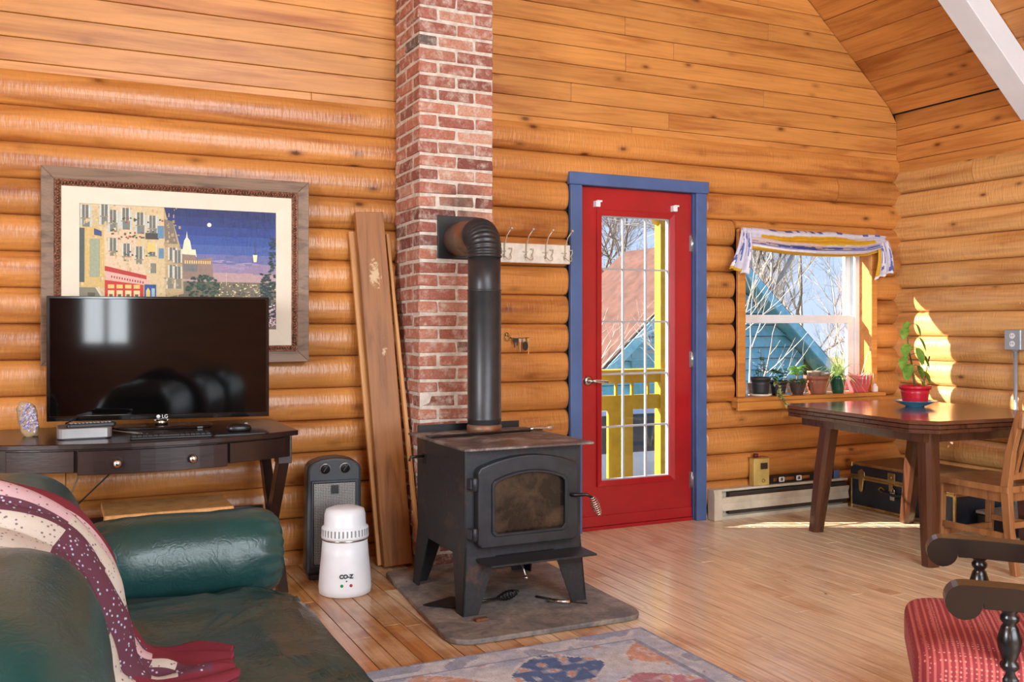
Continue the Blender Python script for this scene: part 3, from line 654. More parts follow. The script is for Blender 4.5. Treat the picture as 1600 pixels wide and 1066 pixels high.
# plain border cloth carries no print: print only where the cloth is not strongly red
sx_ = nt.nodes.new('ShaderNodeSeparateColor'); nt.links.new(a.outputs[0], sx_.inputs[0]); dv = nt.nodes.new('ShaderNodeMath'); dv.operation = 'DIVIDE'; nt.links.new(sx_.outputs[1], dv.inputs[0]); nt.links.new(sx_.outputs[0], dv.inputs[1])
gt = nt.nodes.new('ShaderNodeMath'); gt.operation = 'GREATER_THAN'; gt.inputs[1].default_value = .14; nt.links.new(dv.outputs[0], gt.inputs[0]); nt.links.new(gt.outputs[0], mm.inputs[1])
nt.links.new(mixc(nt, mm.outputs[0], a.outputs[0], cc.outputs[0]), b.inputs['Base Color']); bump(nt, b, tex(nt, v, 35, 4), .25, .006); M['quilt'] = m
QP = [(-.42, .70), (-.36, .80), (-.22, .872), (-.1, .858), (.02, .80), (.09, .71), (.118, .62), (.135, .53), (.165, .468), (.22, .452), (.28, .455), (.345, .458)]
QL = [1.92, 1.92, 1.92, 1.92, 1.92, 1.92, 1.94, 1.96, 1.98, 2.0, 2.02, 2.06]
QR = [2.27, 2.28, 2.29, 2.30, 2.30, 2.31, 2.33, 2.34, 2.33, 2.29, 2.26, 2.2]
def interp(a_, t):
    f = t*(len(a_)-1); i_ = min(int(f), len(a_)-2); g_ = f-i_
    p0 = a_[max(0, i_-1)]; p1 = a_[i_]; p2 = a_[i_+1]; p3 = a_[min(len(a_)-1, i_+2)]
    cr_ = lambda w_, x_, y_, z_: x_ + .5*g_*(y_-w_ + g_*(2*w_-5*x_+4*y_-z_ + g_*(3*(x_-y_)+z_-w_)))
    return tuple(cr_(*q) for q in zip(p0, p1, p2, p3)) if isinstance(p1, tuple) else cr_(p0, p1, p2, p3)
def qf(u, t):
    x, z = interp(QP, t); y = interp(QL, t)+(interp(QR, t)-interp(QL, t))*u
    fold = .012*sin(u*15+3*t)+.018*noise.noise(Vector((u*5, t*6, 2)))
    amp = 1 if t < .65 else 1.3
    ed = 1-abs((y-2.56)/.47)**6 if y < 2.98 else 0
    sm = lambda a_, b_, q_: (lambda s_: s_*s_*(3-2*s_))(max(0, min(1, (q_-a_)/(b_-a_))))
    hgt = .012+abs(fold)*(1+.3*sm(.55, .75, t)); front_ = sm(.2, .45, t)*(1-.5*sm(.65, .85, t)); top_ = 1-.75*sm(.3, .5, t)+.75*sm(.6, .8, t)
    dip = .085*sm(0, 1, (2.17-y)/.2)*(1-sm(.62, .74, t))
    return (x + hgt*(.3+.7*front_) - dip*front_*.75, y, z + hgt*top_ - dip*(1-.7*front_))
def qc(u, t):
    if u > .80 or t > .92 or (t > .68 and u < .3): return BUR
    k_ = int(t*11); r_ = random.Random(k_*13+1); w_ = u+.05*(k_ % 3-1)
    if t > .72 and u > .55: return BUR
    if w_ > .74: return [CRM, PNK, PUR, CRM, PNK][k_ % 5]
    if w_ > .66: return PNK if k_ % 4 else RED
    if w_ > .54: return CRM if (k_+1) % 4 else PNK
    if w_ > .22: return PUR if k_ % 5 != 3 or w_ > .4 else CRM
    return CRM
qo = MB().grid(qf, 100, 176, col=qc).build('patchwork_quilt', M['quilt'], solid=.014)
tag(qo, 'burgundy bordered floral patchwork quilt draped over the sofa back', 'quilt')

# rug -----------------------------------------------------
def rugc(u, v_):
    X = .1+2.02*u; Y = .9+2.3*v_
    n1 = noise.noise(Vector((X*9, Y*9, 0))); n2 = noise.noise(Vector((X*30, Y*30, 5))); n3 = noise.noise(Vector((X*4, Y*4, 9)))
    dx, dy = 2.12-X, 3.2-Y; e_ = min(dx, dy)
    cre = Vector(lin((206, 212, 220))); blu = Vector(lin((84, 112, 162))); lav = Vector(lin((166, 182, 212))); pk_ = Vector(lin((184, 132, 150))); sal = Vector(lin((206, 162, 142)))
    c = cre.lerp(lav, max(0, min(1, .6+n3*1.2)))
    def og(cx, cy, w_, h_): return abs((X-cx)/w_)**1.3 + abs((Y-cy)/h_)**1.3
    for k_ in range(-3, 4):
        for j in range(-4, 3):
            cx = 1.60+k_*.46+(.23 if j % 2 else 0); cy = 2.93+j*.30; o_ = og(cx, cy, .20, .17)
            if o_ < 1:
                cl_ = [blu, pk_, sal, lav][(k_*2+j*3) % 4] if (k_, j) != (0, 0) else blu
                fl_ = max(noise.noise(Vector((X*22+k_, Y*22, 3))), 0)
                c = cl_.lerp(cre, min(1, fl_*2.2)) if o_ < .88 else cre
                if fl_ > .42: c = sal
    if e_ < .12: c = cre.lerp(blu if n1 > .15 else lav, .55 if abs(n1) > .12 else .1)
    if e_ < .014 or .1 < e_ < .112: c = lav*.75
    c = c*(1+.22*n2+.12*n1)
    return tuple(max(.01, v__) for v__ in c)
M['rug'] = painted('faded_persian_rug', .95, .22, 140)
ro = MB().grid(lambda u, v_: (.1+2.02*u, .9+2.3*v_, .009+.0008*noise.noise(Vector((u*40, v_*40, 0)))), 190, 220, col=rugc, smooth=False)
ro.box(.1, 2.12, .9, 3.2, .001, .0085, col=lin((150, 146, 150)))
tag(ro.build('area_rug', M['rug']), 'faded blue and pink oriental rug in front of the hearth', 'rug')
# desk ----------------------------------------------------
dk = thing('writing_desk', 'dark espresso desk with bowed front and crossed legs under the television', 'desk', (.38, 4.5, 0))
fy = lambda X: 4.04+.165*((X-.37)/.62)**2
def bow(x0, x1, off, back, n=14):
    p = [(x0+(x1-x0)*i_/n, fy(x0+(x1-x0)*i_/n)+off) for i_ in range(n+1)]
    return p + [(x1, back), (x0, back)]
MB().prism(bow(-.235, .985, 0, 4.79), .728, .75, 'xy').build('desk_top', M['espresso'], dk, bevel=.003)
MB().prism(bow(-.2, .95, .03, 4.76), .635, .728, 'xy').build('apron', M['espresso'], dk)
for x0, x1 in ((-.16, .085), (.09, .665), (.67, .925)):
    o = .012 if x0 != .09 else .004
    n_ = 10; pl = [(x0+.003+(x1-x0-.006)*i_/n_, fy(x0+(x1-x0)*i_/n_)+o) for i_ in range(n_+1)]; pl += [(q[0], q[1]+.02) for q in pl[::-1]]
    dw = MB().prism(pl, .628 if x0 == .09 else .638, .722, 'xy').build('drawer_front', M['espresso'], dk, bevel=.002)
    if x0 == .09:
        for kx in (.235, .52):
            MB().lathe([(.006, 0), (.006, .012), (.015, .016), (.017, .022), (.012, .028), (.001, .03)], (kx, fy(kx)+.004, .672), 18, R=Matrix.Rotation(pi/2, 3, 'X')).build('knob', M['chrome'], dw)
for X in (.935, -.185):
    MB().beam((X, 4.27, .64), (X, 4.74, .0), .062, .045, up=(1, 0, 0)).build('leg', M['espresso'], dk, bevel=.002)
    MB().beam((X+.002, 4.74, .64), (X+.002, 4.30, .0), .062, .044, up=(1, 0, 0)).build('leg', M['espresso'], dk, bevel=.002)
    MB().box(X-.03, X+.03, 4.24, 4.33, .60, .73).build('corner_block', M['espresso'], dk, bevel=.002)
MB().box(-.19, .93, 4.70, 4.72, .30, .34).build('stretcher', M['espresso'], dk)
# low table behind the sofa arm
lt = thing('low_table', 'small light wooden table between the sofa arm and the desk', 'side table', (.45, 4.45, 0))
MB().box(.2, .72, 4.27, 4.6, .40, .425).build('table_top', M['oak_light'], lt, bevel=.003)
for x in (.23, .69):
    for y in (4.3, 4.57): MB().box(x-.02, x+.02, y-.02, y+.02, 0, .40).build('leg', M['oak_light'], lt)

# television ----------------------------------------------
tv = thing('television', 'black flat screen television on the dark desk', 'television', (.452, 4.588, .75), radians(-10.2))
M['screen'] = plain('tv_screen', (7, 7, 8), .05, var=.02, spec=.4); M['bezel'] = plain('gloss_black_bezel', (8, 8, 10), .1, var=.02, coat=.5)
MB().ring(rect(-.473, .473, .04, .592), rect(-.459, .459, .062, .58), -.02, .012).build('bezel', M['bezel'], tv, bevel=.002, local=True)
MB().box(-.461, .461, -.012, -.006, .06, .582).build('screen', M['screen'], tv, local=True)
MB().box(-.44, .44, -.005, .035, .06, .57).box(-.3, .3, .03, .06, .12, .45).build('back_housing', M['black'], tv, bevel=.006, local=True)
MB().lathe([(.028, .012), (.026, .036)], (0, .012, 0), 20).box(-.03, .03, .01, .03, .03, .2).build('stand_neck', M['chrome'], tv, local=True)
MB().prism(rrect(-.22, .22, -.10, .10, .06), 0, .012, 'xy').build('stand_base', M['bezel'], tv, bevel=.003, local=True)
RX90 = Matrix.Rotation(pi/2, 4, 'X')
M['lettering'] = plain('pale_lettering', (220, 222, 225), .4, var=.02)
lg = text_mesh('LG', .022, .0006, M['lettering'], 'lettering', tv, Matrix.Translation((.017, -.0212, .051)) @ RX90)
MB().lathe([(.0085, -.0012), (.0085, .0)], (-.011, -.0205, .051), 18, R=Matrix.Rotation(pi/2, 3, 'X')).build('logo_disc', M['lettering'], tv, local=True)

# on the desk ---------------------------------------------
ZT = .75
am = thing('amethyst_geode', 'upright amethyst geode with pale crystals at the end of the desk', 'crystal', (-.085, 4.44, ZT))
def geo(q, p): return q + p*(.008*noise.noise(q*60))
mb = MB(); sq(mb, (-.085, 4.45, ZT+.072), (.036, .03, .073), .55, .6, 24, 18, lambda q, p: Vector((q.x-.012*p.z, q.y, q.z if q.z > ZT else ZT)) + p*(.006*noise.noise(q*50)))
M['rock'] = plain('geode_rind', (168, 140, 104), .9, nscale=50, bumpy=.8); M['amethyst'] = plain('amethyst_crystal', (206, 204, 216), .25, var=.2, nscale=70, c2=(128, 112, 160), bumpy=.5)
rk = mb.build('rind', M['rock'], am, weld=True)
cm = MB(); rg = random.Random(2)
for k in range(150):
    u, v_ = rg.uniform(-1, 1), rg.uniform(-1, 1)
    if u*u+v_*v_ > 1: continue
    p = Vector((-.083+.031*u-.01*v_, 4.425+.004*u*u, ZT+.077+.064*v_)); d_ = Vector((rg.uniform(-.5, .6), -1, rg.uniform(-.5, .5))).normalized(); h_ = rg.uniform(.008, .016)
    cm.tube([p, p+d_*h_*.6, p+d_*h_], [.0055, .005, .0003], 5, smooth=False)
cm.build('crystals', M['amethyst'], am, kind='stuff')
sb = thing('mini_computer', 'small rounded silver computer box on the desk', 'computer', (.125, 4.33, ZT))
M['silver'] = plain('brushed_silver', (150, 150, 150), .35, .55, var=.04)
MB().prism(rrect(.022, .228, 4.24, 4.44, .03), ZT+.003, ZT+.045, 'xy').build('case', M['silver'], sb, bevel=.004, seg=2)
MB().prism(rrect(.03, .22, 4.248, 4.432, .028), ZT, ZT+.004, 'xy').build('foot_plate', M['black'], sb)
rm = thing('remote_control', 'black remote control lying on the silver computer box', 'remote control', (.15, 4.30, ZT+.045), radians(9))
MB().prism(rrect(-.095, .095, -.022, .022, .012), 0, .016, 'xy').build('case', M['black'], rm, bevel=.003, local=True)
kb = MB()
M['keywhite'] = plain('grey_key', (140, 140, 142), .5); M['keyblack'] = plain('black_key', (34, 34, 37), .45)
for i_ in range(11):
    for j in range(3): kb.box(-.08+i_*.0145, -.08+i_*.0145+.009, -.015+j*.011, -.015+j*.011+.007, .016, .0185)
kb.build('buttons', M['keywhite'], rm, local=True, kind='stuff')
ky = thing('keyboard', 'slim black computer keyboard in front of the television', 'keyboard', (.45, 4.17, ZT), radians(-3))
MB().prism(rrect(-.16, .16, -.06, .06, .01), 0, .012, 'xy').build('case', M['black'], ky, bevel=.003, local=True)
for r_ in range(5):
    for c_ in range(15):
        if r_ == 0 and 4 < c_ < 9: continue
        MB().box(-.152+c_*.0204, -.152+c_*.0204+.0175, -.05+r_*.0203, -.05+r_*.0203+.0175, .012, .0165).build('key', M['keyblack'], ky, local=True)
MB().box(-.05, .028, -.05, -.0325, .012, .0165).build('key', M['keyblack'], ky, local=True)
mp_ = MB().prism(rrect(.60, .845, 4.13, 4.31, .02), ZT+.0005, ZT+.004, 'xy').build('mouse_pad', M['black']); tag(mp_, 'thin dark mouse pad at the right end of the desk', 'mouse pad')
ms = thing('computer_mouse', 'black rounded computer mouse on the mouse pad', 'mouse', (.735, 4.235, ZT+.004))
sq(MB(), (.735, 4.235, ZT+.017), (.052, .03, .02), .8, .8, 28, 16, lambda q, p: Vector((q.x, q.y, max(q.z, ZT+.004)))).build('shell', M['black'], ms, weld=True)
MB().lathe([(.009, -.003), (.009, .003)], (.765, 4.235, ZT+.032), 14, R=Matrix.Rotation(pi/2, 3, 'X')).build('scroll_wheel', M['keywhite'], ms)
o = MB().tube([(.24, 4.40, .765), (.30, 4.36, .757), (.36, 4.30, .755), (.42, 4.24, .757)], .0025, 6).build('cable', M['cord']); tag(o, 'thin cable running between the computer box and the keyboard', 'cable')
o = MB().tube([(.13, 4.62, .63), (.11, 4.6, .55), (.06, 4.62, .42), (.03, 4.66, .2), (.03, 4.7, .01)], .004, 6).build('cable', M['cord']); tag(o, 'pale cable hanging below the desk against the log wall', 'cable')
o = MB().tube([(.33, 4.65, .63), (.22, 4.68, .52), (.1, 4.70, .40), (.0, 4.72, .25), (-.05, 4.74, .01)], .004, 6).build('cable', M['black']); tag(o, 'black cable hanging diagonally below the desk', 'cable')
o = MB().tube([(.1, 4.60, .80), (.06, 4.55, .79), (.05, 4.5, .765), (.09, 4.46, .756), (.2, 4.47, .756)], .003, 6).build('cable', M['black']); tag(o, 'black cable curling from the television to the desk top', 'cable')

# painting ------------------------------------------------
pa = thing('framed_painting', 'large framed painting of an evening street behind the television', 'painting', (.565, 4.80, 1.03))
M['frame'] = wood('weathered_frame_wood', (136, 112, 92), (92, 72, 58), 0, .4, 0, 2, var=.02, obj=True); M['copper'] = plain('carved_copper_liner', (126, 82, 60), .4, .5, var=.4, nscale=90, bumpy=1); M['mat'] = plain('cream_mat', (222, 212, 192), .8, var=.02)
for pts in ([(-.04, 1.93), (1.168, 1.93), (1.113, 1.875), (.015, 1.875)], [(-.04, 1.03), (1.168, 1.03), (1.113, 1.085), (.015, 1.085)], [(-.04, 1.03), (-.04, 1.93), (.015, 1.875), (.015, 1.085)], [(1.168, 1.03), (1.168, 1.93), (1.113, 1.875), (1.113, 1.085)]):
    vs = []
    for x, z in pts:
        edge = x in (-.04, 1.168) and z in (1.03, 1.93)
        vs += [(x, 4.755 if edge else 4.772, z), (x, 4.822, z)]
    MB().add(vs, [(0, 2, 4, 6), (1, 7, 5, 3), (0, 1, 3, 2), (2, 3, 5, 4), (4, 5, 7, 6), (6, 7, 1, 0)]).build('frame_rail', M['frame'], pa, bevel=.002)
ln = MB().ring(rect(.014, 1.114, 1.084, 1.876), rect(.043, 1.085, 1.113, 1.847), 4.79, 4.766, a1i=4.776)
for k in range(84):
    t = k/84; 
    for z in (1.099, 1.861): ln.ball((.02+1.088*t, 4.769, z), (.006, .004, .009), 6, 4)
for k in range(60):
    t = k/60
    for x in (.029, 1.099): ln.ball((x, 4.769, 1.09+.78*t), (.009, .004, .006), 6, 4)
ln.build('carved_liner', M['copper'], pa)
MB().ring(rect(.043, 1.085, 1.113, 1.847), rect(.118, 1.01, 1.192, 1.772), 4.80, 4.778, a1i=4.785).build('mat_border', M['mat'], pa)
cv = MB(); CX0, CX1, CZ0, CZ1 = .112, 1.016, 1.186, 1.778
lay = [0]
def art(poly, c):
    lay[0] += 1; y = 4.792-.000003*lay[0]; poly = [(max(0, min(1, u)), max(0, min(1, v_))) for u, v_ in poly]
    cv.add([(CX0+(CX1-CX0)*u, y, CZ1-(CZ1-CZ0)*v_) for u, v_ in poly], [tuple(range(len(poly)))], 0, False, [lin(c)])
def ar(u0, v0, u1, v1, c): art([(u0, v0), (u1, v0), (u1, v1), (u0, v1)], c)
cv.box(CX0, CX1, 4.7925, 4.80, CZ0, CZ1, col=lin((40, 50, 90)))
sky = [(26, 40, 96), (30, 48, 112), (36, 60, 132), (46, 76, 150), (66, 92, 160), (104, 108, 160), (146, 128, 158), (180, 150, 150)]
for i_, c in enumerate(sky): ar(0, i_*.075, 1, (i_+1)*.075+.01, c)
ar(0, .6, 1, 1, (112, 104, 84))
ra = random.Random(11)
for k in range(240): u = ra.uniform(.66, 1); v_ = ra.uniform(.60, .78); ar(u, v_, u+ra.uniform(.004, .014), v_+ra.uniform(.004, .012), ra.choice([(190, 176, 130), (84, 82, 70), (222, 208, 160), (130, 120, 96), (60, 66, 60)]))
for k in range(5): u = ra.uniform(.62, .85); v_ = ra.uniform(.36, .52); art([(u, v_), (u+.06, v_-.012), (u+.13, v_+.004), (u+.05, v_+.014)], (150, 140, 176))
art([(.64+.011*cos(t*pi/6), .135+.017*sin(t*pi/6)) for t in range(12)], (232, 236, 226))
ar(.727, .52, .731, .63, (196, 176, 150))                                   # far tower
art([(.505, .34), (.512, .27), (.522, .245), (.526, .19), (.530, .245), (.542, .27), (.55, .34), (.57, .34), (.575, .40), (.49, .40), (.495, .34)], (232, 222, 190))
art([(.50, .38), (.57, .385), (.575, .42), (.655, .40), (.66, .58), (.50, .58)], (142, 118, 104)); ar(.51, .46, .58, .52, (110, 112, 110))
for k in range(12): ar(.515+.0115*k, .43, .521+.0115*k, .455, (232, 196, 120))
art([(.41, .0), (.43, .12), (.46, .14), (.50, .36), (.51, .70), (.40, .74), (.38, 0)], (182, 160, 118)); art([(.40, .10), (.455, .12), (.48, .30), (.42, .30)], (120, 110, 96))
art([(.0, 0), (.41, 0), (.42, .75), (.0, .78)], (206, 184, 140)); art([(.12, 0), (.22, 0), (.33, .58), (.13, .50)], (214, 190, 158)); art([(0, .08), (.12, .20), (.125, .66), (0, .72)], (204, 174, 104)); art([(0, 0), (.12, .10), (.12, .22), (0, .10)], (196, 178, 130))
for c0 in ((.02, .02), (.11, .0), (.15, .05), (.21, .03), (.28, .06), (.34, .08)):
    u, v_ = c0; ar(u, v_, u+.035, v_+.17, (112, 120, 112)); ar(u-.012, v_, u, v_+.17, (188, 196, 186)); ar(u+.035, v_, u+.047, v_+.17, (188, 196, 186))
for u, v_ in ((.15, .27), (.215, .31), (.275, .33), (.34, .30), (.345, .46), (.44, .33), (.465, .35), (.44, .47), (.465, .48), (.43, .58), (.47, .58)):
    ar(u, v_, u+.028, v_+.14 if u < .3 else v_+.08, (124, 124, 108)); ar(u-.008, v_, u, v_+.12 if u < .3 else v_+.08, (202, 200, 184))
def jit(c, a): return tuple(max(0, min(255, v_+ra.randint(-a, a))) for v_ in c)
for k in range(420):
    u = ra.uniform(0, .49); v_ = ra.uniform(0, .75); j = ra.randint(-22, 14); base_ = (206, 182, 136) if u < .41 else (176, 154, 114)
    ar(u, v_, u+ra.uniform(.003, .012), v_+ra.uniform(.006, .03), tuple(q+j for q in base_))
for k in range(260):
    u = ra.uniform(.52, .94); v_ = ra.uniform(.0, .56)
    if u < .68 and v_ > .18: continue
    c_ = sky[min(7, int(v_/.075))]; ar(u, v_, u+ra.uniform(.015, .05), v_+ra.uniform(.004, .012), jit(c_, 9))
for u, v_ in ((.02, .02), (.11, .0), (.15, .05), (.21, .03), (.28, .06), (.34, .08), (.15, .27), (.215, .31), (.275, .33), (.34, .30), (.44, .33), (.465, .35), (.44, .47), (.465, .48)):
    ar(u, v_, u+.028, v_+.10, (104, 108, 100)); ar(u+.012, v_, u+.015, v_+.10, (206, 200, 178)); ar(u-.009, v_, u-.001, v_+.10, (206, 206, 190)); ar(u+.029, v_, u+.037, v_+.10, (206, 206, 190)); ar(u-.008, v_+.10, u+.036, v_+.108, (150, 130, 96))
art([(.64+.011*cos(t*pi/6), .135+.017*sin(t*pi/6)) for t in range(12)], (232, 236, 226))
ar(.005, .2, .03, .62, (70, 86, 82)); ar(.055, .28, .10, .58, (150, 160, 132)); art([(.075, .20), (.11, .22), (.11, .26), (.075, .25)], (52, 72, 128))
for k in range(60): u = ra.uniform(.14, .40); v_ = ra.choice([.22, .25, .55*.7, .12]) + ra.uniform(-.02, .02); ar(u, v_, u+.009, v_+.012, ra.choice([(70, 90, 54), (160, 60, 58), (52, 64, 44)]))
ar(.32, .22, .385, .27, (66, 60, 56)); ar(.33, .30, .37, .37, (220, 190, 110)); ar(.38, .16, .41, .26, (92, 132, 160)); ar(.385, .34, .41, .42, (92, 132, 160))
art([(.125, .49), (.325, .56), (.325, .60), (.125, .53)], (176, 44, 34)); art([(.13, .53), (.34, .595), (.335, .635), (.13, .60)], (214, 170, 156))
for k in range(13): u = .155+.0125*k; ar(u, .565+.0035*k, u+.006, .582+.0035*k, (150, 50, 44))
art([(.125, .60), (.31, .635), (.31, .86), (.125, .90)], (190, 44, 26))
for k in range(4): u = .14+.041*k; ar(u, .635, u+.03, .665, (240, 190, 110)); ar(u, .68, u+.03, .80, (238, 206, 150)); ar(u+.006, .71, u+.022, .78, (96, 84, 70))
ar(.315, .63, .372, .85, (34, 72, 140)); art([(.323, .68), (.333, .655), (.343, .68), (.343, .78), (.323, .78)], (216, 190, 120)); ar(.35, .66, .366, .76, (150, 182, 190))
art([(0, .66), (.085, .66), (.16, .86), (.16, 1), (0, 1)], (128, 122, 100)); art([(.08, .66), (.09, .66), (.17, .86), (.155, .86)], (206, 200, 176)); ar(.045, .70, .08, .80, (88, 84, 66))
art([(.42, .80), (.55, .79), (.72, .93), (.9, 1), (.3, 1)], (150, 132, 92)); art([(.56, .79), (.60, .79), (.82, .9), (.80, .93)], (96, 92, 84)); art([(.48, .84), (.53, .83), (.56, .95), (.46, .97)], (222, 176, 96))
for k in range(150): 
    t = ra.uniform(0, 2*pi); q = sqrt(ra.random()); u = .60+.085*q*cos(t); v_ = .64+.10*q*sin(t); ar(u, v_, u+.013, v_+.014, ra.choice([(34, 62, 50), (46, 78, 56), (26, 48, 44), (62, 92, 60)]))
for k in range(260): u = ra.uniform(.905, .985); v_ = ra.uniform(.22 if u > .95 else .52, .95); ar(u, v_, u+.014, v_+.014, ra.choice([(30, 56, 56), (40, 74, 66), (24, 44, 48)]))
for k in range(170):
    t = ra.uniform(0, 2*pi); q = sqrt(ra.random()); cx, cy, w_ = ra.choice([(.655, .78, .05), (.94, .82, .06), (.96, .92, .05)]); u = cx+w_*q*cos(t); v_ = cy+w_*.9*q*sin(t); ar(u, v_, u+.008, v_+.009, ra.choice([(226, 200, 212), (240, 226, 230), (190, 150, 170)]))
ar(.879, .26, .882, .37, (90, 80, 60)); art([(.868, .37), (.893, .37), (.888, .43), (.873, .43)], (250, 236, 180))
m = painted('painted_canvas', .55, .12, 90); b = m.node_tree.nodes['Principled BSDF']
bump(m.node_tree, b, tex(m.node_tree, coords(m.node_tree, (1, 1, .35)), 28, 4, .6, 1.5), .35, .01)
cv.build('canvas', m, pa)

# boards leaning beside the chimney -----------------------
def lean(name, label, base, top, w_, t_, mat, tag_len):
    a = Vector(base); b_ = Vector(top); r = thing(name, label, 'board', a, group=None)
    d_ = (b_-a).normalized(); xa = Vector((1, 0, 0)); xa = (xa-d_*xa.dot(d_)).normalized(); ya = d_.cross(xa)
    R_ = Matrix((xa, ya, d_)).transposed()
    mb = MB().obox((0, 0, 0), (w_, t_, (b_-a).length)); o = mb.build('plank', mat, None, bevel=.002)
    bpy.data.objects.remove(r); o.name = name; o.matrix_world = Matrix.Translation((a+b_)/2) @ R_.to_4x4(); return tag(o, label, 'board')
lean('leaning_board', 'wide oak board leaning on the wall beside the chimney', (1.565, 4.548, .012), (1.480, 4.765, 1.795), .15, .034, M['oak'], 1)
lean('leaning_board', 'thinner board mostly hidden behind the wide leaning oak board', (1.55, 4.60, .01), (1.458, 4.80, 1.70), .15, .02, M['oak_light'], 1)
lean('leaning_board', 'thin narrow wooden strip leaning against the chimney corner', (1.643, 4.425, .008), (1.588, 4.79, 1.69), .016, .03, M['oak_light'], 1)

# heater tower --------------------------------------------
ht = thing('tower_heater', 'black tower space heater with two dials on the floor by the log wall', 'space heater', (1.235, 4.555, 0), radians(-6))
M['charcoal'] = plain('charcoal_plastic', (50, 54, 60), .4, var=.06)
front = [(-.135, .02), (.135, .02), (.128, .52)] + [(.128*cos(radians(a)), .52+.055*sin(radians(a))) for a in range(15, 180, 15)] + [(-.128, .52)]
MB().prism(front, -.055, .075).build('housing', M['charcoal'], ht, bevel=.012, seg=2, local=True)
MB().prism(rrect(-.125, .125, -.075, .09, .02), 0, .022, 'xy').build('foot', M['charcoal'], ht, bevel=.003, local=True)
m, nt, b = mat_base('perforated_grille', .4, .6); vo = nt.nodes.new('ShaderNodeTexVoronoi'); vo.inputs['Scale'].default_value = 130; vo.inputs['Randomness'].default_value = .1; nt.links.new(coords(nt, (1, .01, 1), 0, True), vo.inputs['Vector'])
r = rampnode(nt, [(.32, lin((30, 28, 28))), (.42, lin((150, 146, 142)))]); nt.links.new(vo.outputs['Distance'], r.inputs[0]); nt.links.new(r.outputs[0], b.inputs['Base Color']); M['grille'] = m
MB().box(-.098, .098, -.062, -.05, .07, .455).build('grille', M['grille'], ht, local=True)
MB().ring(rect(-.112, .112, .055, .47), rect(-.1, .1, .068, .457), -.068, -.05).build('grille_frame', M['charcoal'], ht, bevel=.003, local=True)
MB().box(-.018, .018, -.07, -.06, .405, .445).build('sensor_block', M['black'], ht, local=True)
MB().box(-.07, .07, -.06, -.052, .025, .05).build('vent_slot', M['black'], ht, local=True)
RX_ = Matrix.Rotation(pi/2+.25, 3, 'X')
for kx in (-.045, .05):
    dl = MB().lathe([(.028, 0), (.028, .004), (.024, .005)], (kx, -.055, .525), 24, R=RX_).build('dial', M['silver'], ht, local=True)
    MB().lathe([(.022, .003), (.022, .012), (.018, .014), (.001, .014)], (kx, -.055, .525), 24, R=RX_).obox(Vector((kx, -.072, .529)), (.006, .012, .038), Matrix.Rotation(.6, 3, 'Y')).build('dial_grip', M['black'], dl, local=True)

# distiller -----------------------------------------------
di = thing('water_distiller', 'white countertop water distiller standing on the floor before the heater', 'distiller', (1.205, 4.235, 0))
M['wplastic'] = plain('white_plastic', (230, 232, 236), .35, var=.02)
c0 = (1.205, 4.235, 0)
MB().lathe([(.108, 0), (.117, .006), (.119, .03), (.114, .10), (.106, .18), (.101, .245)], c0, 40).build('tank', M['wplastic'], di)
MB().lathe([(.1015, .243), (.1025, .252)], c0, 40).build('metal_band', M['chrome'], di)
hd = MB().lathe([(.106, .252), (.107, .262), (.104, .30), (.096, .306), (.094, .31), (.092, .355), (.086, .378), (.06, .388), (.001, .39)], c0, 40).build('head', M['wplastic'], di)
for k in range(36):
    a = 2*pi*k/36; MB().obox((1.205+.1035*cos(a), 4.235+.1035*sin(a), .28), (.006, .007, .03), Rz(a)).build('vent_slot', M['keywhite'], hd)
ang = atan2(-4.235, -1.205); fd = Vector((cos(ang), sin(ang), 0))
def on_face(z, s, off=0): r_ = .1155+off; a = ang+s; return Vector((1.205+r_*cos(a), 4.235+r_*sin(a), z))
M['green_led'] = plain('green_button', (30, 130, 80), .3); M['red_led'] = plain('red_button', (170, 36, 44), .3)
Rb = fd.to_track_quat('Z', 'Y').to_matrix()
MB().lathe([(.007, -.003), (.007, .003), (.004, .005)], on_face(.058, -.15+.03), 14, R=Rb).build('button', M['green_led'], di)
MB().lathe([(.007, -.003), (.007, .003), (.004, .005)], on_face(.058, .15+.08), 14, R=Rb).build('button', M['red_led'], di)
MB().lathe([(.003, -.003), (.003, .003)], on_face(.078, .06), 10, R=Rb).build('indicator', M['black'], di)
tm = Matrix.Translation(on_face(.098, .05, .0005)-Vector((1.205, 4.235, 0))) @ (Matrix.Rotation(ang+.05+pi/2, 4, 'Z') @ Matrix.Rotation(pi/2-.06, 4, 'X'))
text_mesh('CO-Z', .024, .0012, M['black'], 'lettering', di, tm, bold=.0012)

# hook rack and keys --------------------------------------
hr = thing('hook_rack', 'white painted coat rack with four wire hooks beside the stove pipe', 'coat rack', (2.38, 4.81, 1.62))
M['cream'] = plain('chipped_cream_paint', (226, 220, 204), .7, var=.08, nscale=30)
MB().box(2.07, 2.692, 4.795, 4.815, 1.563, 1.672).build('back_board', M['cream'], hr, bevel=.003)
M['wire'] = plain('pale_wire', (206, 196, 176), .4, .4)
for hx in (2.27, 2.405, 2.53, 2.655):
    hk = MB().tube([(hx, 4.79, 1.59), (hx, 4.785, 1.66), (hx+.004, 4.765, 1.71), (hx+.02, 4.745, 1.745)], .0035, 6).ball((hx+.022, 4.742, 1.749), .008, 8, 6)
    loop = [(hx+.013-.022*cos(t*pi/8), 4.785-.035*sin(t*pi/8), 1.607-.03*sin(t*pi/8)) for t in range(9)] + [(hx+.045, 4.785, 1.625), (hx+.042, 4.78, 1.642), (hx+.024, 4.78, 1.64)]
    hk.tube(loop, .003, 6).tube([(hx-.02, 4.792, 1.625), (hx+.01, 4.79, 1.625)], .004, 6); hk.build('hook', M['wire'], hr)
kr = thing('key_bunch', 'bunch of keys hanging from a small hook below the coat rack', 'keys', (2.36, 4.81, 1.13))
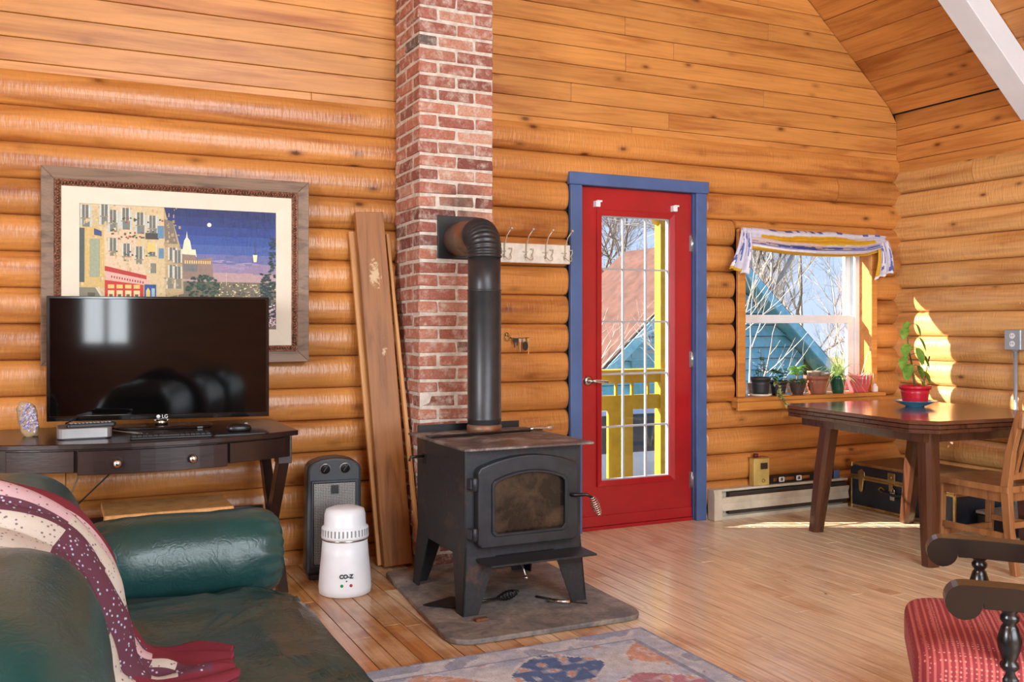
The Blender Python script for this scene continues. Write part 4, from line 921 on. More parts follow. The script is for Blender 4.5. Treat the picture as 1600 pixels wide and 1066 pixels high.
MB().lathe([(.004, 0), (.012, .002), (.012, .006), (.001, .008)], (2.30, 4.825, 1.16), 12, R=Matrix.Rotation(pi/2, 3, 'X')).tube([(2.30+.016*cos(t*pi/6), 4.805, 1.142+.016*sin(t*pi/6)) for t in range(13)], .003, 6).build('hook_ring', M['brass'], kr)
MB().tube([(2.31, 4.80, 1.14), (2.35, 4.798, 1.138), (2.43, 4.80, 1.142)], .0022, 6).build('wire', M['dark_metal'], kr)
for i_, (x, l_, mt) in enumerate(((2.335, .05, 'dark_metal'), (2.35, .042, 'dark_metal'), (2.37, .075, 'chrome'), (2.395, .05, 'chrome'), (2.425, .09, 'brass'))):
    MB().prism([(x-.009, 1.138), (x+.009, 1.138), (x+.009, 1.12), (x+.003, 1.115), (x+.003, 1.138-l_), (x-.003, 1.138-l_), (x-.003, 1.115), (x-.009, 1.12)], 4.79+.002*i_, 4.792+.002*i_).build('key', M[mt], kr)
MB().prism([(2.398+.016*cos(t*pi/8), 1.095+.026*sin(t*pi/8)) for t in range(16)], 4.782, 4.788).build('key_fob', M['black'], kr)
# tools under the stove -----------------------------------
sv = thing('ash_shovel', 'black ash shovel with coiled handle lying under the stove', 'shovel', (1.6, 3.72, HZ))
MB().add([(1.42, 3.80, HZ+.004), (1.57, 3.86, HZ+.004), (1.66, 3.76, HZ+.012), (1.52, 3.69, HZ+.012), (1.42, 3.80, HZ+.008), (1.57, 3.86, HZ+.008), (1.66, 3.76, HZ+.016), (1.52, 3.69, HZ+.016)],
         [(0, 1, 2, 3), (7, 6, 5, 4), (0, 4, 5, 1), (1, 5, 6, 2), (2, 6, 7, 3), (3, 7, 4, 0)]).build('scoop', M['dark_metal'], sv)
MB().tube([(1.59, 3.725, HZ+.014), (1.66, 3.70, HZ+.02), (1.72, 3.70, HZ+.022)], .006, 8).build('rod', M['black'], sv)
p0, p1 = Vector((1.72, 3.70, HZ+.022)), Vector((1.835, 3.735, HZ+.028)); ax = (p1-p0).normalized(); ux = ax.cross(Vector((0, 0, 1))).normalized(); uy = ax.cross(ux)
MB().tube([p0.lerp(p1, i_/110)+(ux*cos(2*pi*8*i_/110)+uy*sin(2*pi*8*i_/110))*(.006+.012*sin(pi*i_/110)) for i_ in range(111)], .0035, 6).build('coil_handle', M['black'], sv)
tg = thing('iron_tongs', 'small iron tool with pale sleeve beside the front stove leg', 'tool', (1.93, 3.60, HZ))
MB().tube([(1.905, 3.70, HZ+.008), (1.95, 3.64, HZ+.006)], .005, 6).tube([(1.95, 3.64, HZ+.006), (2.06, 3.52, HZ+.006)], .0035, 6).build('bar', M['dark_metal'], tg)
MB().tube([(1.925, 3.62, HZ+.009), (1.995, 3.555, HZ+.009)], .009, 8).build('sleeve', M['chrome'], tg)
o = MB().box(1.535, 1.59, 3.50, 3.53, HZ, HZ+.012).build('metal_shim', M['rust'], bevel=.002); tag(o, 'small rusty metal shim on the slate by the front left stove leg', 'shim')

# baseboard heater, tin, level ----------------------------
bh = thing('baseboard_heater', 'long beige electric baseboard heater under the window', 'heater', (4.25, 4.79, 0))
M['beige'] = plain('beige_enamel', (206, 198, 178), .5, var=.08); M['fin'] = plain('dark_fins', (62, 52, 44), .7)
HX0, HX1 = 3.70, 4.80
MB().prism([(4.822, .0), (4.822, .19), (4.765, .19), (4.765, .178), (4.81, .17), (4.81, .012), (4.765, .022), (4.765, .0)], HX0, HX1, 'yz').build('back_panel', M['beige'], bh)
MB().prism([(4.750, .138), (4.756, .142), (4.766, .10), (4.758, .058), (4.752, .058), (4.760, .10)], HX0+.05, HX1-.0, 'yz').build('front_cover', M['beige'], bh)
MB().box(HX0+.12, HX1, 4.775, 4.808, .03, .165).build('fins', M['fin'], bh)
MB().prism([(4.822, 0), (4.822, .192), (4.76, .192), (4.752, .15), (4.752, 0)], HX0-.012, HX0+.05, 'yz').build('end_cap', M['beige'], bh, bevel=.003)
tn = thing('solvent_tin', 'yellow rectangular solvent tin standing on the baseboard heater', 'tin', (4.08, 4.79, .19))
M['tin'] = plain('yellow_tin', (204, 178, 104), .4, .2, var=.12)
MB().box(4.01, 4.135, 4.768, 4.818, .19, .365).build('can_body', M['tin'], tn, bevel=.004)
MB().box(4.008, 4.137, 4.766, 4.82, .365, .37).build('rim', M['brass'], tn); MB().lathe([(.016, .37), (.016, .392), (.001, .393)], (4.045, 4.795, 0), 16).build('cap', plain('dark_red_cap', (92, 30, 30), .5), tn)
MB().box(4.062, 4.118, 4.7665, 4.768, .295, .335).build('label_panel', plain('dark_label', (58, 40, 40), .5), tn)
MB().tube([(4.085+.011*cos(t*pi/6), 4.767, .222+.011*sin(t*pi/6)) for t in range(13)], .0015, 5).build('emblem', M['fin'], tn)
lv = thing('spirit_level', 'dark metal spirit level resting on the baseboard heater', 'spirit level', (4.45, 4.795, .192))
fm = MB(); a0, a1 = 4.145, 4.745
fm.box(a0, a1, 4.788, 4.80, .192, .204).box(a0, a1, 4.788, 4.80, .228, .24)
xs = [a0, 4.185, 4.225, 4.275, 4.37, 4.42, 4.50, 4.56, 4.64, 4.70, a1]
for i_ in range(0, len(xs)-1, 2): fm.box(xs[i_], xs[i_+1], 4.788, 4.80, .204, .228)
fm.build('frame', M['dark_metal'], lv)
for vx in (4.25, 4.395):
    MB().ring(rrect(vx-.022, vx+.022, .2, .232, .008), rrect(vx-.011, vx+.011, .206, .226, .005), 4.783, 4.80).build('vial_mount', M['white'], lv)
    MB().tube([(vx, 4.792, .206), (vx, 4.792, .226)], .005, 8).build('vial', plain('vial_green', (150, 170, 70), .2), lv)
MB().box(4.70, 4.75, 4.784, 4.804, .19, .242).build('end_cap', M['blue'], lv, bevel=.003)

# trunk ---------------------------------------------------
tk = thing('storage_trunk', 'black footlocker trunk with brass edges under the dining table', 'trunk', (5.04, 4.36, 0))
TX0, TX1, TY0, TY1 = 4.83, 5.285, 3.95, 4.76
M['navy'] = plain('navy_vinyl', (34, 40, 50), .45, var=.12, nscale=40); M['trunk_top'] = plain('worn_trunk_lid', (84, 66, 54), .35, var=.15)
MB().box(TX0, TX1, TY0, TY1, .005, .205).build('body', M['navy'], tk)
ld = MB().box(TX0-.004, TX1+.004, TY0-.004, TY1+.004, .21, .292).build('lid', M['navy'], tk)
MB().box(TX0-.002, TX1+.002, TY0-.002, TY1+.002, .2905, .297).build('lid_panel', M['trunk_top'], ld)
e_ = .009
def edge(mb, a, b_, s_=.016): mb.beam(a, b_, s_, s_)
eb = MB()
for x in (TX0, TX1):
    for z in (.012, .197): edge(eb, (x, TY0, z), (x, TY1, z))
    for y in (TY0, TY1): edge(eb, (x, y, .0), (x, y, .2))
for y in (TY0, TY1):
    for z in (.012, .197): edge(eb, (TX0, y, z), (TX1, y, z))
eb.build('edge_binding', M['brass'], tk, bevel=.002)
eb = MB()
for x in (TX0-.004, TX1+.004):
    for z in (.214, .290): edge(eb, (x, TY0-.004, z), (x, TY1+.004, z))
for y in (TY0-.004, TY1+.004):
    for z in (.214, .290): edge(eb, (TX0-.004, y, z), (TX1+.004, y, z))
eb.build('lid_binding', M['brass'], ld, bevel=.002)
for y in (TY0, TY1):
    for z in (.01, .285): MB().obox((TX0-.003, y, z), (.03, .04, .035)).build('corner_cap', M['brass'], tk, bevel=.006)
for y in (4.665, 4.05):
    MB().prism([(y-.032, .215), (y+.032, .215), (y+.028, .245), (y, .262), (y-.028, .245)], TX0-.014, TX0-.004, 'yz').prism([(y-.025, .21), (y+.025, .21), (y+.014, .12), (y, .108), (y-.014, .12)], TX0-.018, TX0-.004, 'yz').build('latch', M['brass'], tk, bevel=.003)
lk = MB().box(TX0-.014, TX0-.004, 4.385, 4.445, .198, .268).lathe([(.014, 0), (.014, .006), (.001, .008)], (TX0-.014, 4.415, .24), 16, R=Matrix.Rotation(-pi/2, 3, 'Y')).box(TX0-.02, TX0-.004, 4.40, 4.43, .15, .20).build('lock_plate', M['brass'], tk, bevel=.003)
MB().box(TX0-.03, TX0-.014, 4.375, 4.41, .10, .15).tube([(TX0-.022, 4.38, .145), (TX0-.022, 4.38, .165), (TX0-.022, 4.392, .175), (TX0-.022, 4.405, .165), (TX0-.022, 4.405, .145)], .004, 6).build('padlock', M['chrome'], lk, bevel=.003)
for y in (4.50, 4.26): MB().prism([(y-.03, .15), (y, .17), (y+.03, .15), (y, .13)], TX0-.01, TX0-.0, 'yz').build('handle_plate', M['brass'], tk, bevel=.002)
MB().tube([(TX0-.01, 4.50, .15), (TX0-.03, 4.46, .14), (TX0-.034, 4.38, .132), (TX0-.03, 4.30, .14), (TX0-.01, 4.26, .15)], .009, 8).build('handle', M['navy'], tk)

bk = thing('black_case', 'low black equipment case with metal lid edge behind the oak chair', 'case', (5.1, 3.72, 0))
MB().box(4.93, 5.30, 3.60, 3.88, .01, .10).build('case_body', M['black'], bk, bevel=.008)
MB().box(4.925, 5.305, 3.595, 3.885, .10, .12).build('lid', M['silver'], bk, bevel=.004)

# dining table --------------------------------------------
tb = thing('dining_table', 'dark walnut draw leaf dining table with clipped corners', 'dining table', (4.36, 3.83, 0), radians(-4.5))
def oct_(hx, hy, c_): return [(-hx+c_, -hy), (hx-c_, -hy), (hx, -hy+c_), (hx, hy-c_), (hx-c_, hy), (-hx+c_, hy), (-hx, hy-c_), (-hx, -hy+c_)]
MB().prism(oct_(.50, .575, .10), .722, .742, 'xy').build('table_top', M['walnut_top'], tb, bevel=.003, local=True)
for z0_, z1_, in_ in ((.70, .7195, .002), (.678, .698, .004)):
    MB().prism(oct_(.50-in_, .575-in_, .10), z0_, z1_, 'xy').build('draw_leaf', M['walnut'], tb, bevel=.002, local=True)
MB().ring(rect(-.43, .43, -.48, .48), rect(-.40, .40, -.45, .45), .60, .68, 'xy').build('apron', M['walnut'], tb, local=True) if False else MB().box(-.40, .40, -.47, -.445, .625, .678).box(-.40, .40, .445, .47, .625, .678).box(-.40, -.375, -.445, .445, .625, .678).box(.375, .40, -.445, .445, .625, .678).build('apron', M['walnut'], tb, local=True)
for sx in (-1, 1):
    for sy in (-1, 1):
        x, y = sx*.33, (.30 if sy > 0 else -.43); fx, fy_ = sx*.34, (.415 if sy > 0 else -.455)
        a_, b_ = .045, .036; vs = []
        for (cx, cy, h_, z) in ((x, y, a_, .68), (x+(fx-x)*.5, y+(fy_-y)*.5, a_, .36), (fx, fy_, b_, 0)):
            for k_ in range(8):
                dx, dy = [(1, .6), (.6, 1), (-.6, 1), (-1, .6), (-1, -.6), (-.6, -1), (.6, -1), (1, -.6)][k_]; vs.append((cx+dx*h_, cy+dy*h_, z))
        fs = [(r_*8+k_, r_*8+(k_+1) % 8, (r_+1)*8+(k_+1) % 8, (r_+1)*8+k_) for r_ in range(2) for k_ in range(8)] + [tuple(range(8)), tuple(range(23, 15, -1))]
        MB().add(vs, fs).build('leg', M['walnut'], tb, local=True)

# oak dining chair ----------------------------------------
oc = thing('dining_chair', 'oak slat back dining chair pulled up to the dark table', 'chair', (4.385, 3.31, 0))
SX0, SX1, SYF, SYB = 4.175, 4.60, 3.55, 3.10
sh = []
def seatz(u, v_): return .425 - .012*math.exp(-((u-.5)/.25)**2)*math.exp(-((v_-.4)/.3)**2)
smb = MB().grid(lambda u, v_: (SX0+(SX1-SX0)*u + (.02 if False else 0), 3.12+.44*v_, seatz(u, v_)), 16, 16)
smb.grid(lambda u, v_: (SX0+(SX1-SX0)*u, 3.12+.44*v_, .395), 1, 1, smooth=False, flip=True)
for (a, b_) in (((SX0, 3.12), (SX1, 3.12)), ((SX1, 3.12), (SX1, 3.56)), ((SX1, 3.56), (SX0, 3.56)), ((SX0, 3.56), (SX0, 3.12))):
    smb.add([(a[0], a[1], .395), (b_[0], b_[1], .395), (b_[0], b_[1], .425), (a[0], a[1], .425)], [(0, 1, 2, 3)])
smb.build('seat', M['chairoak'], oc, weld=False)
MB().box(SX0+.02, SX1-.02, 3.15, 3.17, .345, .395).box(SX0+.02, SX1-.02, 3.51, 3.53, .345, .395).box(SX0+.02, SX0+.04, 3.17, 3.51, .345, .395).box(SX1-.04, SX1-.02, 3.17, 3.51, .345, .395).build('seat_rail', M['chairoak'], oc)
for x in (SX0+.025, SX1-.025):
    pth = [(x, 3.09, 0), (x, 3.125, .22), (x, 3.14, .42), (x, 3.115, .60), (x, 3.06, .80)]
    pb = MB()
    for a, b_ in zip(pth, pth[1:]): pass
    vs = []
    for (px_, py_, pz_), w2 in zip(pth, (.018, .021, .023, .021, .016)):
        vs += [(px_-.018, py_-w2, pz_), (px_+.018, py_-w2, pz_), (px_+.018, py_+w2, pz_), (px_-.018, py_+w2, pz_)]
    pb.add(vs, [(r_*4+k_, r_*4+(k_+1) % 4, (r_+1)*4+(k_+1) % 4, (r_+1)*4+k_) for r_ in range(4) for k_ in range(4)] + [(3, 2, 1, 0), (16, 17, 18, 19)]).build('back_post', M['chairoak'], oc, bevel=.003)
    MB().beam((x, 3.515, .40), (x, 3.525, 0), .036, .036, w2=(.03, .03)).build('leg', M['chairoak'], oc, bevel=.002)
    MB().box(x-.009, x+.009, 3.12, 3.52, .165, .195).build('stretcher', M['chairoak'], oc, bevel=.002)
MB().box(SX0+.03, SX1-.03, 3.50, 3.52, .12, .15).build('stretcher', M['chairoak'], oc, bevel=.002); MB().box(SX0+.03, SX1-.03, 3.115, 3.135, .22, .25).build('stretcher', M['chairoak'], oc, bevel=.002)
MB().prism([(SX0+.0, .715), (SX1, .715), (SX1-.01, .80), (4.39, .812), (SX0+.01, .80)], 3.035, 3.062).build('crest_rail', M['chairoak'], oc, bevel=.006)
MB().box(SX0+.04, SX1-.04, 3.125, 3.145, .455, .49).build('lower_rail', M['chairoak'], oc, bevel=.002)
for i_ in range(6):
    x = SX0+.075+i_*.055
    vs = []
    for z, y in ((.48, 3.13), (.60, 3.10), (.73, 3.055)): vs += [(x-.013, y-.006, z), (x+.013, y-.006, z), (x+.013, y+.006, z), (x-.013, y+.006, z)]
    MB().add(vs, [(r_*4+k_, r_*4+(k_+1) % 4, (r_+1)*4+(k_+1) % 4, (r_+1)*4+k_) for r_ in range(2) for k_ in range(4)] + [(3, 2, 1, 0), (8, 9, 10, 11)]).build('slat', M['chairoak'], oc)

# armchair ------------------------------------------------
ac = thing('armchair', 'dark turned wood armchair with red striped seat in the right foreground', 'armchair', (2.01, 1.70, 0), radians(45))
m, nt, b = mat_base('red_striped_upholstery', .85); tcn = nt.nodes.new('ShaderNodeTexCoord'); wv = nt.nodes.new('ShaderNodeTexWave'); wv.inputs['Scale'].default_value = 21; wv.bands_direction = 'Y'; wv.inputs['Distortion'].default_value = .3; nt.links.new(tcn.outputs['Object'], wv.inputs['Vector'])
vo = nt.nodes.new('ShaderNodeTexVoronoi'); vo.inputs['Scale'].default_value = 95; vo.inputs['Randomness'].default_value = .15; nt.links.new(tcn.outputs['Object'], vo.inputs['Vector'])
r = rampnode(nt, [(.55, lin((140, 44, 48))), (.9, lin((186, 92, 84)))]); nt.links.new(wv.outputs[0], r.inputs[0]); r2 = rampnode(nt, [(.18, (.8,)*3), (.3, (0, 0, 0))]); nt.links.new(vo.outputs['Distance'], r2.inputs[0])
nt.links.new(mixc(nt, r2.outputs[0], r.outputs[0], lin((206, 140, 126))), b.inputs['Base Color']); M['redfab'] = m
sq(MB(), (0, -.20, .40), (.265, .265, .075), .4, .22, 64, 28, lambda q, p: q+Vector((0, 0, .012*(1-p.x**2)*(1-p.y**2)*max(0, p.z)))).build('seat_cushion', M['redfab'], ac, local=True, weld=True)
m, nt, b = mat_base('maroon_dotted_upholstery', .85); tcn = nt.nodes.new('ShaderNodeTexCoord'); vo = nt.nodes.new('ShaderNodeTexVoronoi'); vo.inputs['Scale'].default_value = 80; vo.inputs['Randomness'].default_value = .15; nt.links.new(tcn.outputs['Object'], vo.inputs['Vector'])
r = rampnode(nt, [(.16, lin((206, 150, 140))), (.26, lin((98, 26, 36)))]); nt.links.new(vo.outputs['Distance'], r.inputs[0]); nt.links.new(r.outputs[0], b.inputs['Base Color']); M['redskirt'] = m
MB().box(-.255, .255, -.46, .045, .25, .37).build('seat_skirt', M['redskirt'], ac, bevel=.015, seg=2, local=True)
M['welt'] = plain('cream_piping', (206, 190, 178), .8)
MB().tube([(-.258, .05, .345), (.258, .05, .345)], .005, 6).build('piping', M['welt'], ac, local=True)
for sx in (-1, 1):
    x0, x1 = sx*.25-.03, sx*.25+.03
    scr = [(-.035+.039*cos(radians(a)), .595+.039*sin(radians(a))) for a in range(90, -181, -18)]
    prof = [(-.56, .618), (-.30, .628), (-.12, .634)] + scr + [(-.075, .584), (-.14, .584), (-.30, .578), (-.56, .568)]
    MB().prism(prof, x0, x1, 'yz').build('arm', M['ebony'], ac, bevel=.008, seg=3, local=True)
    for by_ in (-.13, -.30, -.45):
        zb = .39; h_ = .592-zb if by_ > -.2 else .585-zb
        pf = [(.016, 0), (.022, .02), (.022, .04), (.014, .055), (.02, .062), (.02, .07), (.014, .078), (.024, .105), (.026, .125), (.018, .152), (.013, .16), (.02, .168), (.02, .176), (.014, .184), (.02, .19), (.016, h_)]
        MB().lathe(pf, (sx*.25, by_, zb), 20).build('baluster', M['ebony'], ac, local=True)
    MB().lathe([(.015, 0), (.02, .03), (.026, .10), (.018, .13), (.026, .15), (.026, .30)], (sx*.225, .0, 0), 18).build('leg', M['ebony'], ac, local=True)
    MB().beam((sx*.225, -.47, 0), (sx*.235, -.44, .45), .04, .04).beam((sx*.235, -.44, .42), (sx*.235, -.62, 1.02), .045, .035).build('back_post', M['ebony'], ac, bevel=.004, local=True)
    MB().tube([(sx*.225, 0, .13), (sx*.225, -.2, .13), (sx*.225, -.45, .13)], [.012, .016, .012], 12).build('stretcher', M['ebony'], ac, local=True)
MB().tube([(-.225, -.2, .13), (0, -.2, .13), (.225, -.2, .13)], [.012, .018, .012], 12).build('stretcher', M['ebony'], ac, local=True)
MB().beam((-.25, -.60, .95), (.25, -.60, .95), .10, .03).build('crest_rail', M['ebony'], ac, bevel=.006, local=True)
MB().add([(-.2, -.485, .5), (.2, -.485, .5), (.2, -.595, .9), (-.2, -.595, .9), (-.2, -.525, .5), (.2, -.525, .5), (.2, -.635, .9), (-.2, -.635, .9)], [(0, 1, 2, 3), (7, 6, 5, 4), (0, 4, 5, 1), (1, 5, 6, 2), (2, 6, 7, 3), (3, 7, 4, 0)]).build('back_pad', M['redfab'], ac, bevel=.012, seg=2, local=True)

# outlet box and conduit ----------------------------------
cd = thing('outlet_conduit', 'grey metal outlet box and conduit fixed to the right log wall', 'electrical outlet', (5.31, 3.9, 0))
M['galv'] = plain('galvanised_grey', (166, 176, 184), .4, .5, var=.05)
MB().box(5.27, 5.33, 3.845, 3.955, 1.06, 1.185).build('box', M['galv'], cd, bevel=.004)
MB().tube([(5.30, 3.90, 0), (5.30, 3.90, 1.06)], .0125, 14).build('pipe', M['galv'], cd)
MB().tube([(5.30, 3.90, 1.05), (5.30, 3.90, 1.075)], .017, 14).build('fitting', M['galv'], cd)
rc = MB().prism([(3.9+.018*cos(t*pi/8), 1.147+.018*sin(t*pi/8)) for t in range(16)], 5.2675, 5.27, 'yz').prism([(3.9+.018*cos(t*pi/8), 1.098+.018*sin(t*pi/8)) for t in range(16)], 5.2675, 5.27, 'yz').build('receptacle', M['white'], cd)
sl_ = MB()
for z in (1.147, 1.098):
    for y in (3.893, 3.907): sl_.box(5.2668, 5.2676, y-.0015, y+.0015, z-.003, z+.007)
sl_.build('slots', M['black'], rc)

# plants --------------------------------------------------
M['terra'] = plain('terracotta', (150, 88, 62), .7, var=.12); M['potblack'] = plain('black_pot', (38, 40, 42), .5); M['potbrown'] = plain('dark_glazed_pot', (74, 60, 54), .3); M['potgreen'] = plain('green_glazed_pot', (24, 84, 62), .2, coat=.4)
M['potred'] = plain('red_pot', (190, 26, 46), .3, var=.05); M['potpink'] = plain('coral_pink_pot', (216, 92, 100), .3, var=.06); M['soil'] = plain('soil', (56, 40, 30), .95, nscale=60)
M['saucer'] = plain('cream_saucer', (222, 212, 190), .5); M['plate'] = plain('turquoise_glaze', (76, 158, 196), .2, var=.05, coat=.5)
def leafmat(name, c, c2):
    m, nt, b = mat_base(name, .45); t = tex(nt, coords(nt, (1, 1, 1)), 25, 4); r = rampnode(nt, [(.35, lin(c2)), (.65, lin(c))]); nt.links.new(t, r.inputs[0])
    tr_ = nt.nodes.new('ShaderNodeBsdfTranslucent'); mx_ = nt.nodes.new('ShaderNodeMixShader'); mx_.inputs[0].default_value = .35
    nt.links.new(r.outputs[0], b.inputs['Base Color']); nt.links.new(r.outputs[0], tr_.inputs[0]); o_ = nt.nodes['Material Output']
    nt.links.new(b.outputs[0], mx_.inputs[1]); nt.links.new(tr_.outputs[0], mx_.inputs[2]); nt.links.new(mx_.outputs[0], o_.inputs[0]); return m
M['leaf'] = leafmat('green_leaf', (150, 196, 84), (100, 150, 58)); M['leaf_dark'] = leafmat('dark_leaf', (84, 124, 62), (50, 84, 42)); M['leaf_pale'] = leafmat('pale_leaf', (206, 218, 158), (140, 174, 92)); M['stem'] = plain('plant_stem', (110, 100, 60), .7)
SZ = .755
def pot(parent, c, r0, r1, h, mat, rim=True, n=28, flute=0):
    prof = [(r0*.9, 0), (r0, .004)] + [(r0+(r1-r0)*t/5, h*t/5) for t in range(1, 6)]
    if rim: prof = prof[:-1] + [(r0+(r1-r0)*.8, h*.80), (r1*1.06, h*.81), (r1*1.08, h)]
    prof += [(r1*.93, h), (r1*.90, h*.9), (.001, h*.88)]
    mb = MB().lathe(prof, c, n)
    if flute:
        cc_ = Vector(c)
        for i_, v_ in enumerate(mb.v):
            a = 2*pi*(i_ % n)/n; s_ = 1+.03*cos(a*flute); mb.v[i_] = Vector((cc_.x+(v_.x-cc_.x)*s_, cc_.y+(v_.y-cc_.y)*s_, v_.z))
    p_ = mb.build('pot', mat, parent); MB().lathe([(r1*.9, h*.88), (.001, h*.9)], c, n).build('soil', M['soil'], parent); return p_
def leafq(mb, base, d_, l_, w_, droop=.3, n=4, fold=.15):
    base = Vector(base); d_ = Vector(d_).normalized(); side = d_.cross(Vector((0, 0, 1)))
    side = side.normalized() if side.length > .1 else Vector((1, 0, 0))
    vs = []
    for i_ in range(n+1):
        t = i_/n; p = base+d_*l_*t+Vector((0, 0, -droop*l_*t*t)); ww = w_*sin(pi*min(1, .08+.9*t))**.8
        up = side.cross(d_)*(-fold*ww)
        vs += [p-side*ww/2-up, p+up*.4, p+side*ww/2-up]
    fs = []
    for i_ in range(n):
        k_ = i_*3; fs += [(k_, k_+1, k_+4, k_+3), (k_+1, k_+2, k_+5, k_+4)]
    return mb.add(vs, fs, 0, True)
rp = random.Random(21)
# 1: black pot on a saucer, sparse stems
c = Vector((4.115, 4.83, SZ))
t = thing('potted_plant', 'sparse leggy plant in a black pot on a cream saucer on the sill', 'potted plant', c, group=None)
MB().lathe([(.05, 0), (.066, .004), (.072, .016), (.066, .016), (.05, .008), (.001, .007)], c, 28).build('saucer', M['saucer'], t)
pot(t, c+Vector((0, 0, .008)), .048, .06, .115, M['potblack'])
sb_ = MB(); lb = MB()
for (dx, dy, h_) in ((-.045, .0, .06), (-.02, .01, .09), (.0, 0, .19), (.015, -.01, .13), (.03, 0, .10)):
    p = c+Vector((dx*.4, dy, .11)); q = c+Vector((dx, dy, .11+h_)); sb_.tube([p, (p+q)/2+Vector((.006, 0, 0)), q], .0025, 5)
    for k in range(5): leafq(lb, p.lerp(q, .45+.5*rp.random()), (rp.uniform(-1, 1), rp.uniform(-1, .6), rp.uniform(0, .6)), rp.uniform(.025, .04), .02)
sb_.build('stems', M['stem'], t); lb.build('foliage', M['leaf_dark'], t)
# trailing variegated plant and second black pot
c = Vector((4.275, 4.845, SZ))
t = thing('potted_plant', 'glossy jade plant in a small black pot with variegated trailing stems', 'potted plant', c)
pot(t, c, .042, .055, .095, M['potblack']); lb = MB(); 
for k in range(46): a = rp.uniform(0, 2*pi); r_ = rp.uniform(0, .04); h_ = rp.uniform(.09, .165); leafq(lb, c+Vector((r_*cos(a), r_*sin(a), h_)), (cos(a), sin(a), rp.uniform(-.1, .7)), rp.uniform(.03, .045), .026, .1)
lb.build('foliage', M['leaf_dark'], t); vb = MB(); vl = MB()
for s_ in range(3):
    pts = [c+Vector((-.045-.01*s_, -.02, .10)), c+Vector((-.075, -.075-.01*s_, .07)), c+Vector((-.07-.01*s_, -.115, -.0)), c+Vector((-.055+.03*s_, -.13, -.05-.03*s_))]
    vb.tube(pts, .002, 5)
    for k in range(16):
        f = rp.random()*2.99; p = pts[int(f)].lerp(pts[int(f)+1], f % 1); leafq(vl, p, (rp.uniform(-1, 1), rp.uniform(-1, .1), rp.uniform(-.5, .6)), rp.uniform(.02, .032), .018)
vb.build('trailing_stem', M['stem'], t); vl.build('trailing_leaves', M['leaf_pale'], t)
# 3: brown glazed pot, bright rosette
c = Vector((4.43, 4.84, SZ))
t = thing('potted_plant', 'bright green rosette plant in a dark glazed tapered pot', 'potted plant', c)
pot(t, c, .038, .064, .10, M['potbrown'], rim=False); lb = MB(); l2 = MB()
for k in range(40): a = rp.uniform(0, 2*pi); h_ = rp.uniform(.12, .18); leafq(lb, c+Vector((.012*cos(a), .012*sin(a), h_)), (cos(a), sin(a), rp.uniform(.1, 1)), rp.uniform(.04, .065), .024, .35)
for k in range(30): a = rp.uniform(0, 2*pi); leafq(l2, c+Vector((.03*cos(a), .03*sin(a), .10)), (cos(a), sin(a), rp.uniform(-.2, .4)), rp.uniform(.035, .05), .024, .5)
MB().tube([c+Vector((0, 0, .08)), c+Vector((0, 0, .15))], .006, 6).build('stem', M['stem'], t)
lb.build('foliage', M['leaf'], t); l2.build('lower_foliage', M['leaf_dark'], t)
# 4: terracotta pots (small empties nested on the big one)
c = Vector((4.60, 4.835, SZ))
t = thing('terracotta_pot', 'ribbed terracotta pot with smaller pots stacked in its mouth', 'plant pot', c)
pot(t, c, .055, .08, .12, M['terra'], n=56, flute=14)
MB().lathe([(.04, .10), (.044, .14), (.047, .141), (.047, .152), (.04, .152), (.036, .11)], c+Vector((-.028, 0, .0)), 24).lathe([(.04, .10), (.044, .125), (.05, .126), (.05, .138), (.04, .138), (.036, .11)], c+Vector((.035, -.01, 0)), 24).build('nested_pot', plain('dusty_clay', (150, 132, 112), .8), t)
# 5: spider plant in green pot
c = Vector((4.775, 4.83, SZ))
t = thing('potted_plant', 'spider plant with arching striped leaves in a green glazed pot', 'potted plant', c)
pot(t, c, .038, .056, .118, M['potgreen'], rim=False); lb = MB()
def blade(mb, base, a, el, l_, w_, dr_):
    base = Vector(base); h = Vector((cos(a), sin(a), 0)); side = Vector((-sin(a), cos(a), 0)); vs = []
    for i_ in range(8):
        s_ = i_/7; p = base+h*l_*s_*cos(el)+Vector((0, 0, l_*(s_*sin(el)-dr_*s_*s_))); ww = w_*(1-s_)**.6
        p.y = min(p.y, 4.86)
        vs += [p-side*ww/2, p+side*ww/2]
    mb.add(vs, [(2*i_, 2*i_+1, 2*i_+3, 2*i_+2) for i_ in range(7)], 0, True)
for k in range(90): blade(lb, c+Vector((rp.uniform(-.02, .02), rp.uniform(-.02, .02), .11)), rp.uniform(0, 2*pi), rp.uniform(.25, 1.4), rp.uniform(.2, .36), .011, rp.uniform(.3, .8))
for a, l_ in ((-1.4, .30), (3.0, .26), (3.3, .24), (-1.7, .26)): blade(lb, c+Vector((0, -.03, .11)), a, .5, l_, .008, 1.3)
lb.build('foliage', M['leaf_pale'], t)
# 6: coral pot, dry stems
c = Vector((4.965, 4.83, SZ))
t = thing('potted_plant', 'coral pink pot with bare stems and a thin stake on the sill', 'potted plant', c)
pot(t, c, .058, .085, .115, M['potpink'], rim=False); sb_ = MB()
for (dx, dz) in ((.10, .22), (-.04, .05), (.05, .04), (.12, .02), (.14, .06), (-.09, .03)): sb_.tube([c+Vector((dx*.2, 0, .10)), c+Vector((dx*.6, -.01, .10+dz*.6)), c+Vector((dx, -.02, .10+dz))], [.003, .003, .0025], 5)
for k in range(4): sb_.tube([c+Vector((-.02+.02*k, -.05, .10)), c+Vector((-.05+.03*k, -.09, .13)), c+Vector((-.07+.035*k, -.10, .06))], .002, 5)
sb_.build('stems', M['welt'], t)
o = MB().box(5.07, 5.105, 4.79, 4.82, SZ, SZ+.04).lathe([(.017, .04), (.012, .046), (.012, .055)], (5.0875, 4.805, SZ), 14).build('small_jar', M['wplastic'], bevel=.003); tag(o, 'tiny white jar at the right end of the window sill', 'jar')
